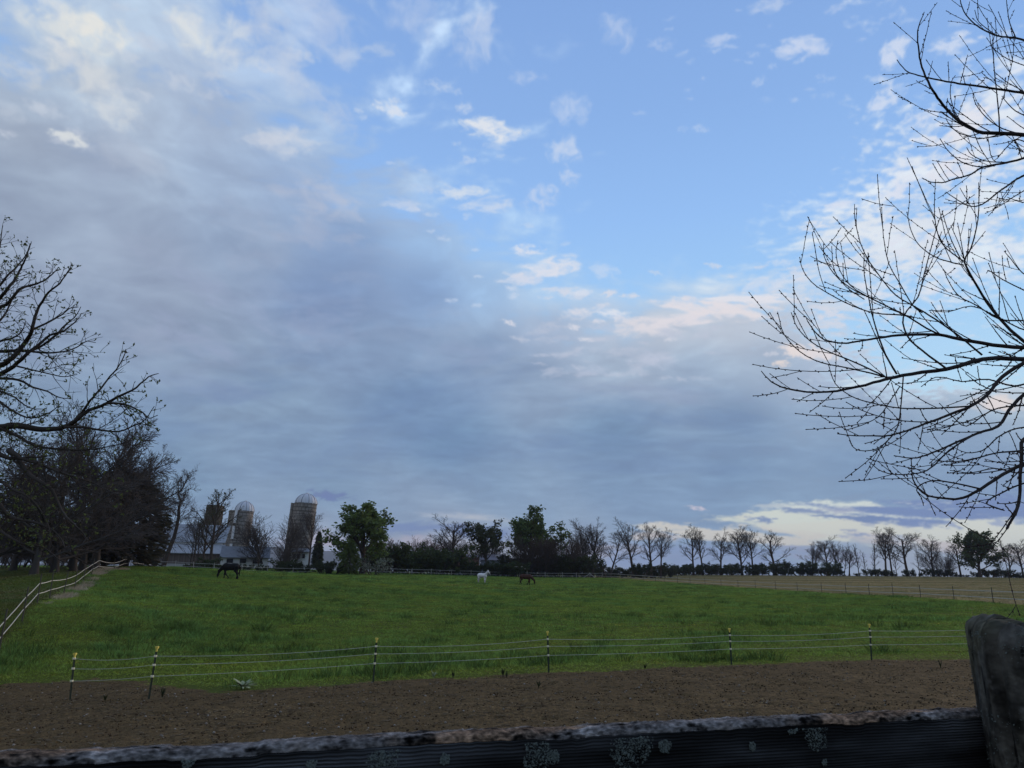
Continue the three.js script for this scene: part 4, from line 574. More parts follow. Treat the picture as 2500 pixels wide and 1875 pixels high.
// right: an old fruit tree, bare, its shoots set with buds
{
  const D = 4.7, Z8 = (x, y) => [1850 + x / 1.843, 400 + y / 1.843], ZU = (x, y) => [2100 + x / 3.3175, y / 3.3175], Z6 = (x, y) => [2000 + x / 4.424, 1200 + y / 4.424];
  const base = at(3060, 1400, 4.9); base.y = land(base.x, base.z); let n = 0;
  const mk = (list, map, d0, d1) => list.map(([x, y], i) => { const [px, py] = map(x, y), f = i / (list.length - 1); return at(px, py, mix(d0, d1, f) + .05 * Math.sin(i * 1.7 + n)); });
  const L = [];
  const add = (map, r0, r1, d0, d1, list, join) => { n++; const p = mk(list, map, d0, d1); if (join) { const e = p[0].clone(), up = Math.max(1.2, join); p.unshift(V(base.x - .05, base.y + up, base.z + .05 * Math.sin(n)), V(mix(base.x, e.x, .45), mix(base.y + up, e.y, .6), mix(base.z, e.z, .4))); } L.push([p, r0 * (join ? .52 : .62), r1 * 1.2, join ? { from: .42 } : {}]); };
  add(Z8, .045, .0022, 4.8, 4.2, [[1300, 880], [1198, 878], [1010, 880], [850, 925], [690, 945], [590, 965], [520, 985], [400, 1015], [270, 1028], [130, 1012], [60, 980], [18, 938]], 1.7);
  add(Z8, .04, .0022, 4.9, 4.5, [[1300, 832], [1198, 828], [1060, 815], [910, 790], [820, 770], [700, 770], [600, 775], [500, 790], [400, 806], [300, 790], [240, 735], [218, 692]], 1.9);
  add(Z8, .034, .0025, 5.0, 4.9, [[1300, 870], [1198, 800], [1110, 720], [1030, 620], [970, 520], [930, 440], [960, 380], [990, 250], [995, 90]], 2.1);
  add(Z8, .036, .0022, 4.6, 4.0, [[1300, 870], [1190, 900], [1100, 960], [1030, 1040], [960, 1090], [870, 1125], [780, 1160], [700, 1190], [600, 1220], [480, 1225], [365, 1215]], 1.5);
  add(Z8, .034, .0022, 4.7, 4.2, [[1300, 1010], [1198, 1040], [1130, 1110], [1080, 1180], [980, 1215], [860, 1270], [760, 1310], [690, 1325], [618, 1313]], 1.45);
  add(Z8, .034, .0022, 4.5, 4.1, [[1300, 1320], [1198, 1350], [1100, 1400], [1000, 1465], [920, 1505], [830, 1505], [740, 1480], [700, 1420], [690, 1330]], 1.3);
  add(Z8, .03, .006, 4.6, 4.3, [[1330, 1180], [1198, 1240], [1188, 1300], [1182, 1400], [1178, 1500], [1160, 1570], [1120, 1640]], 1.45);
  add(Z6, .0065, .002, 4.3, 4.2, [[2160, 20], [2140, 120], [2100, 260], [2030, 400], [1930, 530], [1830, 630], [1760, 672]]);
  add(Z8, .011, .002, 4.3, 4.3, [[625, 945], [575, 860], [545, 780], [520, 700], [500, 610], [480, 500], [478, 390]]);
  add(Z8, .009, .002, 4.25, 4.1, [[580, 960], [480, 935], [390, 915], [290, 895], [190, 845], [120, 770], [90, 670]]);
  add(Z8, .009, .002, 4.25, 4.2, [[570, 955], [430, 890], [330, 850], [240, 800], [180, 740], [152, 672]]);
  add(Z8, .012, .002, 4.7, 4.5, [[910, 790], [800, 760], [680, 690], [580, 640], [500, 600], [420, 560], [340, 490], [300, 420], [297, 360]]);
  add(Z8, .012, .002, 4.7, 4.6, [[1010, 860], [900, 770], [800, 700], [720, 650], [620, 590], [560, 520], [480, 400], [440, 270], [435, 185]]);
  add(Z8, .008, .002, 4.6, 4.6, [[740, 670], [700, 640], [640, 540], [590, 450], [565, 320], [558, 200]]);
  add(Z8, .009, .002, 4.6, 4.4, [[700, 690], [640, 680], [520, 670], [430, 640], [330, 590], [240, 530], [200, 470], [190, 425]]);
  add(Z8, .006, .002, 4.5, 4.5, [[500, 600], [420, 550], [370, 480], [352, 400], [360, 350]]);
  add(Z8, .006, .002, 4.5, 4.4, [[480, 610], [400, 555], [345, 480], [333, 375]]);
  add(Z8, .009, .002, 4.9, 4.8, [[930, 440], [900, 420], [830, 360], [800, 270], [795, 180], [800, 75]]);
  add(Z8, .007, .002, 4.9, 4.8, [[922, 445], [870, 340], [840, 250], [830, 215]]); add(Z8, .006, .002, 4.9, 4.9, [[930, 430], [905, 360], [870, 280]]); add(Z8, .006, .002, 4.9, 4.9, [[930, 436], [915, 350], [900, 270]]);
  add(Z8, .009, .002, 4.9, 4.7, [[925, 455], [860, 440], [800, 420], [730, 370], [690, 300], [672, 222]]);
  add(Z8, .012, .002, 4.5, 4.6, [[850, 922], [740, 840], [670, 770], [655, 690], [720, 600], [750, 490], [780, 380], [810, 270], [832, 215]]);
  add(Z8, .009, .002, 4.3, 4.1, [[960, 1090], [800, 1100], [650, 1100], [510, 1075], [420, 1045], [350, 990], [320, 910]]);
  add(Z8, .007, .002, 4.3, 4.1, [[655, 955], [645, 1080], [630, 1180], [590, 1240], [540, 1280], [480, 1292], [430, 1275], [415, 1248]]);
  add(Z8, .006, .002, 4.1, 4.1, [[800, 1160], [700, 1160], [560, 1140], [470, 1110], [402, 1075]]); add(Z8, .006, .002, 4.2, 4.1, [[640, 1000], [600, 1060], [540, 1140], [470, 1175], [408, 1195]]);
  add(Z8, .009, .002, 4.3, 4.2, [[980, 1215], [860, 1290], [760, 1380], [650, 1398], [560, 1385], [505, 1345]]);
  add(Z8, .009, .002, 4.3, 4.3, [[1000, 1462], [900, 1440], [800, 1425], [740, 1440], [715, 1470], [735, 1500], [745, 1535]]);
  add(Z8, .01, .002, 4.8, 4.8, [[1198, 705], [1090, 700], [990, 640], [900, 590], [860, 530], [838, 480]]); add(Z8, .01, .002, 4.9, 4.9, [[1260, 600], [1180, 560], [1100, 520], [1040, 480], [1030, 490]]);
  add(Z8, .01, .002, 4.7, 4.6, [[1250, 760], [1180, 740], [1080, 690], [960, 640], [860, 665], [780, 660]]); add(Z8, .008, .002, 4.8, 4.7, [[1280, 540], [1190, 490], [1140, 430], [1110, 395]]);
  add(Z8, .01, .002, 4.6, 4.4, [[1260, 1090], [1150, 1090], [1050, 1110], [940, 1180], [880, 1140], [820, 1080]]); add(Z8, .012, .002, 4.5, 4.3, [[1280, 1250], [1190, 1290], [1080, 1300], [960, 1330], [860, 1340], [780, 1330]]); add(Z8, .012, .002, 4.6, 4.4, [[1270, 960], [1160, 1000], [1040, 970], [920, 980], [800, 960], [740, 1000]]);
  add(Z8, .011, .002, 4.5, 4.3, [[1270, 1420], [1190, 1440], [1100, 1480], [1030, 1530], [1110, 1560], [1000, 1520]]); add(Z8, .01, .002, 4.6, 4.5, [[1270, 1180], [1170, 1190], [1080, 1230], [1010, 1290], [940, 1300], [870, 1270]]); add(Z8, .01, .002, 4.7, 4.5, [[1260, 1380], [1160, 1390], [1060, 1370], [960, 1390], [870, 1380]]);
  add(ZU, .03, .0025, 5.2, 4.7, [[1450, 800], [1327, 755], [1200, 735], [1000, 705], [850, 685], [700, 660], [540, 630], [440, 600], [370, 570], [300, 490]], 2.6);
  add(ZU, .042, .0025, 5.1, 4.8, [[1450, 1110], [1327, 1095], [1130, 1080], [1000, 1075], [920, 1050], [820, 990], [720, 910], [650, 820], [590, 735], [530, 620], [490, 500], [470, 380], [468, 250], [490, 170], [520, 100]], 2.4);
  add(ZU, .024, .0025, 5.3, 5.0, [[1450, 380], [1327, 325], [1250, 305], [1180, 300], [1080, 280], [980, 230], [900, 170], [840, 90], [810, 0], [800, -70]], 3);
  add(ZU, .008, .0022, 5.1, 5.1, [[1260, 305], [1210, 180], [1190, 50], [1180, -60]]); add(ZU, .006, .0022, 5, 5, [[1090, 278], [1010, 220], [950, 160], [930, 90]]);
  add(ZU, .01, .0022, 5, 5, [[1130, 1080], [1125, 950], [1110, 780], [1090, 600], [1078, 450], [1070, 370], [1095, 260]]); add(ZU, .008, .0022, 5.2, 5, [[1400, 790], [1270, 710], [1180, 660], [1095, 590]]); add(ZU, .008, .0022, 5.2, 5, [[1420, 560], [1330, 530], [1200, 480], [1110, 420], [1060, 365]]);
  add(ZU, .008, .0022, 4.9, 4.8, [[920, 1058], [860, 1030], [780, 985], [700, 940], [650, 905]]); add(ZU, .007, .0022, 4.9, 4.9, [[820, 990], [760, 890], [730, 760], [740, 660], [768, 615]]); add(ZU, .008, .0022, 5, 4.8, [[1130, 1090], [1000, 1120], [850, 1095], [760, 1050], [710, 990], [697, 960]]); add(ZU, .009, .0022, 5.1, 5, [[1327, 1092], [1150, 1040], [1020, 950], [940, 850], [915, 775]]);
  add(ZU, .026, .0022, 5, 4.6, [[1450, 1220], [1327, 1280], [1150, 1325], [1000, 1350], [900, 1410], [760, 1450], [660, 1478], [580, 1475], [505, 1445]], 2.2); add(ZU, .009, .0022, 4.8, 4.7, [[1150, 1325], [960, 1350], [820, 1310], [720, 1230], [650, 1130]]); add(ZU, .008, .0022, 4.9, 4.8, [[1200, 1315], [1000, 1300], [900, 1250], [865, 1200]]);
  add(ZU, .024, .0022, 4.9, 4.6, [[1450, 1380], [1327, 1420], [1270, 1450], [1200, 1500], [1100, 1570], [990, 1655], [900, 1670], [790, 1620], [700, 1560]], 2.1); add(ZU, .009, .0022, 5.1, 5, [[1400, 960], [1260, 900], [1180, 820], [1150, 780]]); add(ZU, .009, .0022, 5.1, 5, [[1400, 1180], [1280, 1130], [1180, 1200], [1080, 1300], [1030, 1080]]); add(ZU, .009, .0022, 5, 4.9, [[1420, 1490], [1300, 1560], [1180, 1620], [1130, 1605]]); add(ZU, .009, .0022, 5, 4.9, [[1420, 1580], [1320, 1640], [1200, 1600]]);
  limbTree({
    name: 'overhanging_tree', label: 'bare tree with knobbly budded shoots reaching in from the right', seed: 505, base, limbs: L, bark: std(.035, .03, .03), twig: std(.03, .024, .026), budMat: std(.035, .02, .024), budName: 'buds', budStep: .052,
    bud: (w, p, d, s, r) => { const q = .0062 * s * (.8 + .4 * r()), e = p.clone().addScaledVector(d, q * 2.1); w.tube([p, p.clone().addScaledVector(d, q * 1.1), e], [q * .45, q * .75, q * .2], 4); },
    spec: { every: .22, len: .62, step: .05, rad: .0045, tip: .0023, wander: .05, rise: .08, angle: .55, ratio: .5, gap: [.9], depth: 1 },
    trunk: (b) => { const w = new Wood(), p = smoothPath([V(0, -.2, 0), V(.03, .6, 0), V(-.05, 1.4, .02), V(.02, 2.2, 0), V(.1, 3.2, .05), V(.3, 4.4, .1)]); w.tube(p, p.map((_, i) => mix(.21, .05, i / (p.length - 1))), 12); return w.geo(); },
  });
}
// left: a maple coming into leaf
{
  const D = 13, ZL = (x, y) => [x / 2.764, 500 + y / 2.764], Z1 = (x, y) => [x / 4.424, 1100 + y / 4.424], base = standing(-330, 13.4); let n = 0; const L = [];
  const add = (map, r0, r1, d0, d1, list, join) => { n++; const p = list.map(([x, y], i) => { const [px, py] = map(x, y); return at(px, py, mix(d0, d1, i / (list.length - 1)) + .12 * Math.sin(i * 1.9 + n)); }); if (join) { const e = p[0].clone(); p.unshift(V(base.x, base.y + join, base.z), V(mix(base.x, e.x, .5), mix(base.y + join, e.y, .62), mix(base.z, e.z, .5))); } L.push([p, r0 * .75, r1, join ? { from: .4 } : {}]); };
  add(ZL, .1, .006, 13.2, 12, [[-60, 1115], [0, 1085], [60, 1050], [130, 985], [190, 900], [215, 850], [235, 760], [270, 680], [330, 590], [400, 530], [460, 450], [490, 400]], 3.2);
  add(ZL, .07, .006, 13.4, 13, [[-80, 985], [0, 990], [100, 985], [200, 985], [300, 940], [380, 880], [440, 810], [500, 760], [545, 690]], 3.6);
  add(ZL, .03, .006, 13.3, 12.6, [[200, 988], [320, 1000], [430, 990], [520, 960], [590, 920], [645, 930]]); add(ZL, .03, .006, 12.8, 12.8, [[222, 842], [330, 790], [420, 740], [470, 700], [530, 690]]);
  add(ZL, .09, .006, 13, 12.4, [[-60, 1180], [0, 1145], [90, 1090], [180, 1010], [250, 950], [340, 880], [430, 850], [510, 790], [550, 735]], 3.1); add(ZL, .08, .006, 13.6, 13.4, [[-60, 720], [0, 690], [60, 660], [130, 570], [220, 540], [300, 510], [370, 450], [395, 420]], 4.4); add(ZL, .08, .006, 13.8, 13.5, [[-60, 690], [0, 630], [50, 570], [110, 490], [140, 430], [170, 370], [200, 290], [210, 245]], 4.6); add(ZL, .06, .006, 13.9, 13.9, [[-70, 610], [0, 540], [60, 470], [130, 400], [180, 330], [205, 260]], 4.8);
  add(ZL, .05, .006, 14, 14, [[-60, 420], [-20, 330], [0, 270], [10, 200], [18, 140]], 5.4); add(ZL, .06, .006, 13.9, 14, [[-90, 820], [0, 780], [60, 690], [100, 610], [160, 560]], 4.2); add(ZL, .06, .006, 13.4, 13, [[-80, 960], [0, 920], [80, 900], [150, 850], [170, 790]], 3.8);
  add(ZL, .12, .006, 12.8, 11.4, [[-60, 1500], [0, 1500], [90, 1490], [210, 1505], [330, 1515], [440, 1500], [520, 1450], [600, 1390], [720, 1340], [830, 1280], [920, 1230], [1000, 1160], [1070, 1135]], 2.4);
  add(ZL, .035, .006, 12, 11.6, [[520, 1450], [555, 1400], [610, 1320], [680, 1240], [740, 1160], [800, 1090], [840, 1010], [850, 975]]); add(ZL, .035, .006, 12, 11.4, [[440, 1500], [560, 1500], [680, 1520], [800, 1530], [900, 1490], [980, 1450], [1040, 1360]]); add(ZL, .03, .006, 11.9, 11.5, [[700, 1345], [800, 1340], [880, 1360], [960, 1400], [1010, 1440], [1065, 1420]]);
  add(ZL, .06, .006, 13, 12.6, [[-60, 1165], [0, 1170], [120, 1180], [220, 1230], [320, 1260], [400, 1300], [480, 1310]], 2.9); add(ZL, .025, .006, 12.9, 12.5, [[100, 1085], [200, 1110], [330, 1140], [440, 1160], [520, 1145]]); add(ZL, .07, .006, 12.6, 11.8, [[-60, 1500], [0, 1510], [120, 1560], [230, 1620], [330, 1640], [500, 1655], [700, 1640], [860, 1600]], 2.3); add(ZL, .05, .006, 12.7, 12.2, [[-60, 1300], [0, 1330], [100, 1400], [220, 1440], [340, 1400], [420, 1330]], 2.8); add(ZL, .05, .006, 13, 12.6, [[-60, 1250], [0, 1260], [100, 1300], [200, 1370], [300, 1380]], 2.8);
  add(Z1, .09, .006, 12.4, 11.6, [[-60, 10], [0, 40], [130, 90], [220, 85], [330, 70], [450, 70], [600, 40]], 2.2); add(Z1, .07, .004, 12.2, 10.8, [[100, 0], [170, 50], [230, 140], [320, 260], [440, 340], [560, 430], [640, 600], [720, 720], [800, 800], [900, 900], [950, 980]]); add(Z1, .07, .005, 12, 10.9, [[-60, 560], [0, 590], [60, 670], [200, 740], [400, 780], [560, 860], [660, 960], [700, 1050]], 1.5); add(Z1, .05, .004, 12, 11, [[-60, 300], [0, 330], [140, 420], [300, 500], [420, 620], [500, 760], [540, 900], [540, 1040]], 1.9); add(Z1, .04, .004, 11.8, 11, [[200, 80], [380, 130], [560, 200], [760, 270], [960, 330], [1140, 420], [1290, 480]]); add(Z1, .05, .004, 12, 10.8, [[-60, 820], [0, 860], [120, 950], [240, 1010], [380, 1020], [520, 1080], [640, 1180], [740, 1215]], 1.2);
  limbTree({
    name: 'budding_maple', label: 'near tree with small opening leaves reaching in from the left', seed: 606, base, limbs: L, bark: std(.042, .037, .032), twig: std(.04, .034, .03), budMat: leafMat(.09, .115, .04), budName: 'leaves',
    bud: (w, p, d, s, r) => { if (r() < .35) return; const k = 3; for (let i = 0; i < k; i++) { const q = .014 + .022 * r(), u = anyDir(r).add(V(0, .3, 0)).normalize(), v = V().crossVectors(u, anyDir(r)).normalize(); w.face(p.clone().addScaledVector(u, q * .8), u.multiplyScalar(q), v.multiplyScalar(q * .55)); } },
    spec: { every: .19, len: .85, step: .12, rad: .008, tip: .0026, wander: .17, rise: .035, angle: .75, ratio: .45, gap: [.2, .26], depth: 2 },
    trunk: (b) => { const w = new Wood(), p = smoothPath([V(0, -.3, 0), V(.1, 1, 0), V(0, 2.2, .1), V(.1, 3.6, 0), V(0, 5, .1), V(.2, 7, 0)]); w.tube(p, p.map((_, i) => mix(.42, .1, i / (p.length - 1))), 14); return w.geo(); },
  });
}
// ---------------------------------------------------------------- the farm behind the field
function box(w, h, d, x, y, z) { const g = new THREE.BoxGeometry(w, h, d); g.translate(x, y, z); return g; }
const staveMap = texture(512, (u, v) => { const rows = 9, cols = 20, y = v * rows, sh = Math.floor(y) % 2 * .5, x = u * cols + sh, jx = Math.abs(x - Math.floor(x) - .5) * 2, jy = Math.abs(y - Math.floor(y) - .5) * 2, j = Math.max(smooth(.86, 1, jx), smooth(.88, 1, jy)), t = .5 + .25 * noise2(Math.floor(x) * 5.1, Math.floor(y) * 7.3) + .18 * tile(u, v, 14, 4, 51) + .2 * tile(u, v * .3, 30, 2, 52); const c = mix(.42, .58, t) - .3 * j; return [c * 1.02, c * .98, c * .93]; });
const staveMat = new THREE.MeshStandardMaterial({ map: staveMap, roughness: 1 }), hoopMat = std(.07, .062, .055, .8), zincMat = new THREE.MeshStandardMaterial({ color: rgb(.55, .58, .62), roughness: .75, metalness: .3 }), zincDark = new THREE.MeshStandardMaterial({ color: rgb(.16, .2, .25), roughness: .55, metalness: .5 }), paintMat = std(.62, .63, .64, .6);
const darkStave = new THREE.MeshStandardMaterial({ map: staveMap, color: rgb(.42, .4, .36), roughness: 1 });
function silo(label, topPx, basePx, depth, radius, dome, chute, mat) {
  const base = at(basePx[0], basePx[1], depth), top = at(topPx[0], topPx[1], depth), g = land(base.x, base.z), dir = top.clone().sub(base), k = (g - base.y) / dir.y; base.addScaledVector(dir, k); base.y = g - .15;
  const h = top.distanceTo(base), t = thing('silo', label, 'silo', base, 0, 'farm silos'); t.quaternion.setFromUnitVectors(V(0, 1, 0), top.clone().sub(base).normalize());
  const wall = new THREE.CylinderGeometry(radius, radius, h, 48, 1, !dome ? true : false); wall.translate(0, h / 2, 0); { const uv = wall.attributes.uv; for (let i = 0; i < uv.count; i++) uv.setXY(i, uv.getX(i), uv.getY(i) * h / 9.5); }
  part('wall', wall, mat ?? staveMat, t);
  if (!dome) { const inner = new THREE.CylinderGeometry(radius - .15, radius - .15, h - .1, 40, 1, true); inner.translate(0, h / 2, 0); part('inner_wall', inner, mat ?? staveMat, t); const rim = new THREE.RingGeometry(radius - .16, radius + .01, 40); rim.rotateX(-Math.PI / 2); rim.translate(0, h, 0); part('rim', rim, mat ?? staveMat, t); }
  const hoop = new THREE.TorusGeometry(radius + .012, .045, 4, 40); hoop.rotateX(Math.PI / 2);
  for (let y = .6; y < h - .1; y += .78) { const p = part('hoop', hoop, hoopMat, t); p.position.y = y; }
  if (dome) {
    const R = dome.r, H = dome.h, skin = new THREE.SphereGeometry(R, 40, 10, 0, Math.PI * 2, 0, Math.PI / 2); skin.scale(1, H / R, 1); skin.translate(dome.x ?? 0, h, 0);
    const d = part('dome', skin, zincMat, t), n = 18;
    for (let i = 0; i < n; i++) { const a = i / n * Math.PI * 2, pts = []; for (let j = 0; j <= 8; j++) { const f = j / 8 * Math.PI / 2; pts.push(V((dome.x ?? 0) + Math.cos(a) * Math.cos(f) * R * 1.01, h + Math.sin(f) * H * 1.01, Math.sin(a) * Math.cos(f) * R * 1.01)); } const w = new Wood(); w.tube(pts, pts.map((_, q) => mix(.09, .05, q / 8)), 4); part('rib', w.geo(), i % 2 ? zincDark : zincMat, d); }
    const cap = new THREE.CylinderGeometry(.25, .4, .35, 12); cap.translate(dome.x ?? 0, h + H + .05, 0); part('vent_cap', cap, zincMat, d);
    const lip = new THREE.TorusGeometry(R, .07, 5, 40); lip.rotateX(Math.PI / 2); lip.translate(dome.x ?? 0, h + .03, 0); part('lip', lip, hoopMat, d);
  }
  if (chute) {
    const [angle, w, kind, pieces] = chute; const cx = Math.sin(angle) * (radius + .3), cz = Math.cos(angle) * (radius + .3);
    for (const [y0, y1] of pieces) { const c = new THREE.CylinderGeometry(w / 2, w / 2, (y1 - y0) * h, 12); c.translate(cx, (y0 + y1) / 2 * h, cz); part('chute', c, kind, t); }
  }
  return t;
}
silo('tall concrete stave silo with ribbed metal dome', [746, 1230], [731, 1340], 172, 2.72, { r: 2.62, h: 2.45, x: .12 }, [-1.45, .9, staveMat, [[.02, 1]]]);
silo('middle silo with pale chute down its front', [590, 1248], [577, 1330], 180, 2.95, { r: 2.35, h: 2.5, x: .7 }, [-.02, .62, paintMat, [[.05, .42], [.5, .72], [.78, 1]]]);
silo('dark roofless silo left of the pale-chuted one', [526, 1234], [514, 1320], 186, 2.15, null, null, darkStave);
// barns and sheds
const roofMap = texture(256, (u, v) => { const s = Math.abs((u * 16) % 1 - .5) < .06 ? .08 : 0, t = tile(u, v, 5, 4, 61) * .06; return [.5 - s + t, .52 - s + t, .54 - s + t]; });
const roofMat = new THREE.MeshStandardMaterial({ map: roofMap, roughness: .5, metalness: .15 }), roofGrey = new THREE.MeshStandardMaterial({ map: roofMap, color: rgb(.5, .52, .56), roughness: .6 });
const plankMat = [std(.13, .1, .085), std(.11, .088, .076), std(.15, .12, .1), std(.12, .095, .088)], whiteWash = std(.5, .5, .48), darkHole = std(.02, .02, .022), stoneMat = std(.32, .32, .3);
function slab(a, b, c, d, thick) {     // a roof plane through four corners, thickened downwards
  const g = new THREE.BufferGeometry(), p = [a, b, c, d], q = p.map((v) => v.clone().add(V(0, -thick, 0))), P = [...p, ...q].flatMap((v) => [v.x, v.y, v.z]);
  const L = Math.max(a.distanceTo(b), 1), W = Math.max(b.distanceTo(c), 1);
  g.setAttribute('position', new THREE.Float32BufferAttribute(P, 3)); g.setAttribute('uv', new THREE.Float32BufferAttribute([0, 0, L / 4, 0, L / 4, W / 4, 0, W / 4, 0, 0, L / 4, 0, L / 4, W / 4, 0, W / 4], 2));
  g.setIndex([0, 1, 2, 0, 2, 3, 4, 6, 5, 4, 7, 6, 0, 4, 5, 0, 5, 1, 1, 5, 6, 1, 6, 2, 2, 6, 7, 2, 7, 3, 3, 7, 4, 3, 4, 0]); const n = g.toNonIndexed(); n.computeVertexNormals(); return n;
}
{ // the big barn: high pale roof behind, a lean-to in front with a plank wall
  const D = 152, b = standing(450, D), X = (px) => at(px, 1400, D).x - b.x, Y = (py) => at(450, py, D).y - b.y, x0 = X(350), x1 = X(543), xm = X(537), t = thing('barn', 'long barn with high pale metal roof and brown plank wall', 'barn', b, Math.atan2(-b.x, -b.z) * .95);
  const eave = Y(1350), lean = Y(1326), up = Y(1321), ridge = Y(1274);
  part('main_roof', slab(V(x0, up, -4), V(x1 - .6, up, -4), V(x1 + .3, ridge, -10), V(x0 - 1, ridge, -10), .15), roofMat, t);
  part('main_roof', slab(V(x1 + .3, ridge + .02, -10.05), V(x1 - .6, up, -16), V(x0, up, -16), V(x0 - 1, ridge + .02, -10.05), .15), roofMat, t);
  part('back_wall', box(x1 - x0 - 1.6, up + .3, .3, (x0 + x1) / 2 - .3, up / 2 - .2, -4.3), whiteWash, t);
  { const s = new THREE.Shape([new THREE.Vector2(-6, 0), new THREE.Vector2(6, 0), new THREE.Vector2(6, up - .2), new THREE.Vector2(0, ridge - .3), new THREE.Vector2(-6, up - .2)]), g = new THREE.ExtrudeGeometry(s, { depth: .3, bevelEnabled: false }); g.rotateY(Math.PI / 2); g.translate(x1 - 1.4, -.2, -10); part('gable_wall', g, whiteWash, t); const g2 = g.clone(); g2.translate(x0 - x1 + 1.6, 0, 0); part('gable_wall', g2, whiteWash, t); }
  part('lean_to_roof', slab(V(x0 - .3, eave, .5), V(xm, eave, .5), V(xm, lean, -4.1), V(x0 - .3, lean, -4.1), .12), roofMat, t);
  part('footing', box(xm - x0 - .4, .9, .3, (x0 + xm) / 2, .2, -.12), stoneMat, t);
  const n = 60, w = (xm - x0 - .4) / n, wall = new THREE.Group();
  for (let i = 0; i < n; i++) { const g = box(w - .025, eave - .75, .05, 0, 0, 0); const p = part('plank', g, plankMat[i * 7 % 4], t); p.position.set(x0 + .2 + (i + .5) * w, (eave - .75) / 2 + .64, .03 * Math.sin(i * 2.1)); }
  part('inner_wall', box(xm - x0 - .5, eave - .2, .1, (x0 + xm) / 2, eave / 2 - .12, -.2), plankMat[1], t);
}
function shed(label, px0, px1, eaveY, ridgeY, D, deep, wallMat, roof, windows) {
  const mid = (px0 + px1) / 2, b = standing(mid, D), X = (px) => at(px, 1400, D).x - b.x, Y = (py) => at(mid, py, D).y - b.y, x0 = X(px0), x1 = X(px1), e = Y(eaveY), r = Y(ridgeY), t = thing('shed', label, 'shed', b, Math.atan2(-b.x, -b.z) * .95, 'farm sheds');
  part('wall', box(x1 - x0 - .5, e + .3, deep * 2 - .6, 0, e / 2 - .2, -deep), wallMat, t);
  part('roof', slab(V(x0, e, .25), V(x1, e, .25), V(x1, r, -deep), V(x0, r, -deep), .1), roof, t); part('roof', slab(V(x1, r + .01, -deep - .01), V(x1, e, -deep * 2 - .25), V(x0, e, -deep * 2 - .25), V(x0, r + .01, -deep - .01), .1), roof, t);
  for (const x of [x0 + .35, x1 - .35]) { const s = new THREE.Shape([new THREE.Vector2(-deep + .3, 0), new THREE.Vector2(deep - .3, 0), new THREE.Vector2(0, r - e - .2)]), g = new THREE.ExtrudeGeometry(s, { depth: .1, bevelEnabled: false }); g.rotateY(Math.PI / 2); g.translate(x - .05, e - .1, -deep); part('gable', g, wallMat, t); }
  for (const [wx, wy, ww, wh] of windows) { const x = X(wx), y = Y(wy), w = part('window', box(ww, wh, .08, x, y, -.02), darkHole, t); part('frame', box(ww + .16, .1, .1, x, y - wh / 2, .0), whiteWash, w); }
  return t;
}
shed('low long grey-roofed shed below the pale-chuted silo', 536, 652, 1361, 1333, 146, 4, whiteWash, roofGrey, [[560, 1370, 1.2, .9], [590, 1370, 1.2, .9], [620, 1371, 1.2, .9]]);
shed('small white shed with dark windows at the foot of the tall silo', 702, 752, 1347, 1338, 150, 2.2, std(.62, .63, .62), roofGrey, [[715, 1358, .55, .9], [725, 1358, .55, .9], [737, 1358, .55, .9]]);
{ // the low house among the trees
  const D = 174, b = standing(1190, D), X = (px) => at(px, 1400, D).x - b.x, Y = (py) => at(1190, py, D).y - b.y, t = thing('house', 'low house with brown shingle roof and grey siding wall', 'house', b);
  const xa = X(1104), xb = X(1169), xc = X(1262), e1 = Y(1389), r1 = Y(1360), e2 = Y(1366), r2 = Y(1353);
  const shingle = [std(.15, .085, .06), std(.17, .1, .07), std(.13, .075, .056)], grey = std(.19, .22, .27), slate = std(.22, .22, .26);
  part('wall', box(xb - xa - .4, e1 + .4, 7, (xa + xb) / 2, e1 / 2 - .25, -4), grey, t);
  const n = 9; for (let i = 0; i < n; i++) { const y0 = mix(e1, r1, i / n), z0 = mix(.4, -3.6, i / n), y1 = mix(e1, r1, (i + 1) / n), z1 = mix(.4, -3.6, (i + 1) / n); part('shingle_course', slab(V(xa, y0 + .04, z0 + .05), V(xb - .05, y0 + .04, z0 + .05), V(xb - .05, y1 - .02, z1), V(xa, y1 - .02, z1), .06), shingle[i * 5 % 3], t); }
  part('roof', slab(V(xa, r1 - .02, -3.7), V(xb, r1 - .02, -3.7), V(xb, e1, -7.8), V(xa, e1, -7.8), .1), slate, t);
  part('upper_roof', slab(V(xa + .2, Y(1361), -3.5), V(xc - 1, Y(1361), -3.5), V(xc - 5, r2, -7), V(xa + .8, r2, -7), .12), slate, t);
  part('barge_board', slab(V(xb - .02, e1 + .1, .5), V(xb + .22, e1 + .1, .5), V(xb + .22, r1 + .08, -3.6), V(xb - .02, r1 + .08, -3.6), .2), std(.5, .5, .5), t);
  const m = 14, wallTop = e2; for (let i = 0; i < m; i++) { const y0 = i / m * wallTop; part('siding_board', box(xc - xb - .4, wallTop / m - .025, .06, (xb + xc) / 2 + .2, y0 + wallTop / m / 2, -.6 + .012 * (i % 2)), grey, t); }
  part('wall', box(xc - xb - .3, wallTop + .3, 6, (xb + xc) / 2 + .2, wallTop / 2 - .2, -3.8), std(.16, .18, .22), t);
  part('hip_roof', slab(V(xb + .05, e2, -.2), V(xc + .4, e2 - .2, -.2), V(xc - 3.4, r2 + .05, -4), V(xb + 1.6, r2 + .05, -4), .14), slate, t);
  part('roof_vent', box(.8, .45, .5, X(1213), Y(1356), -2.2), std(.6, .6, .6), t);
}
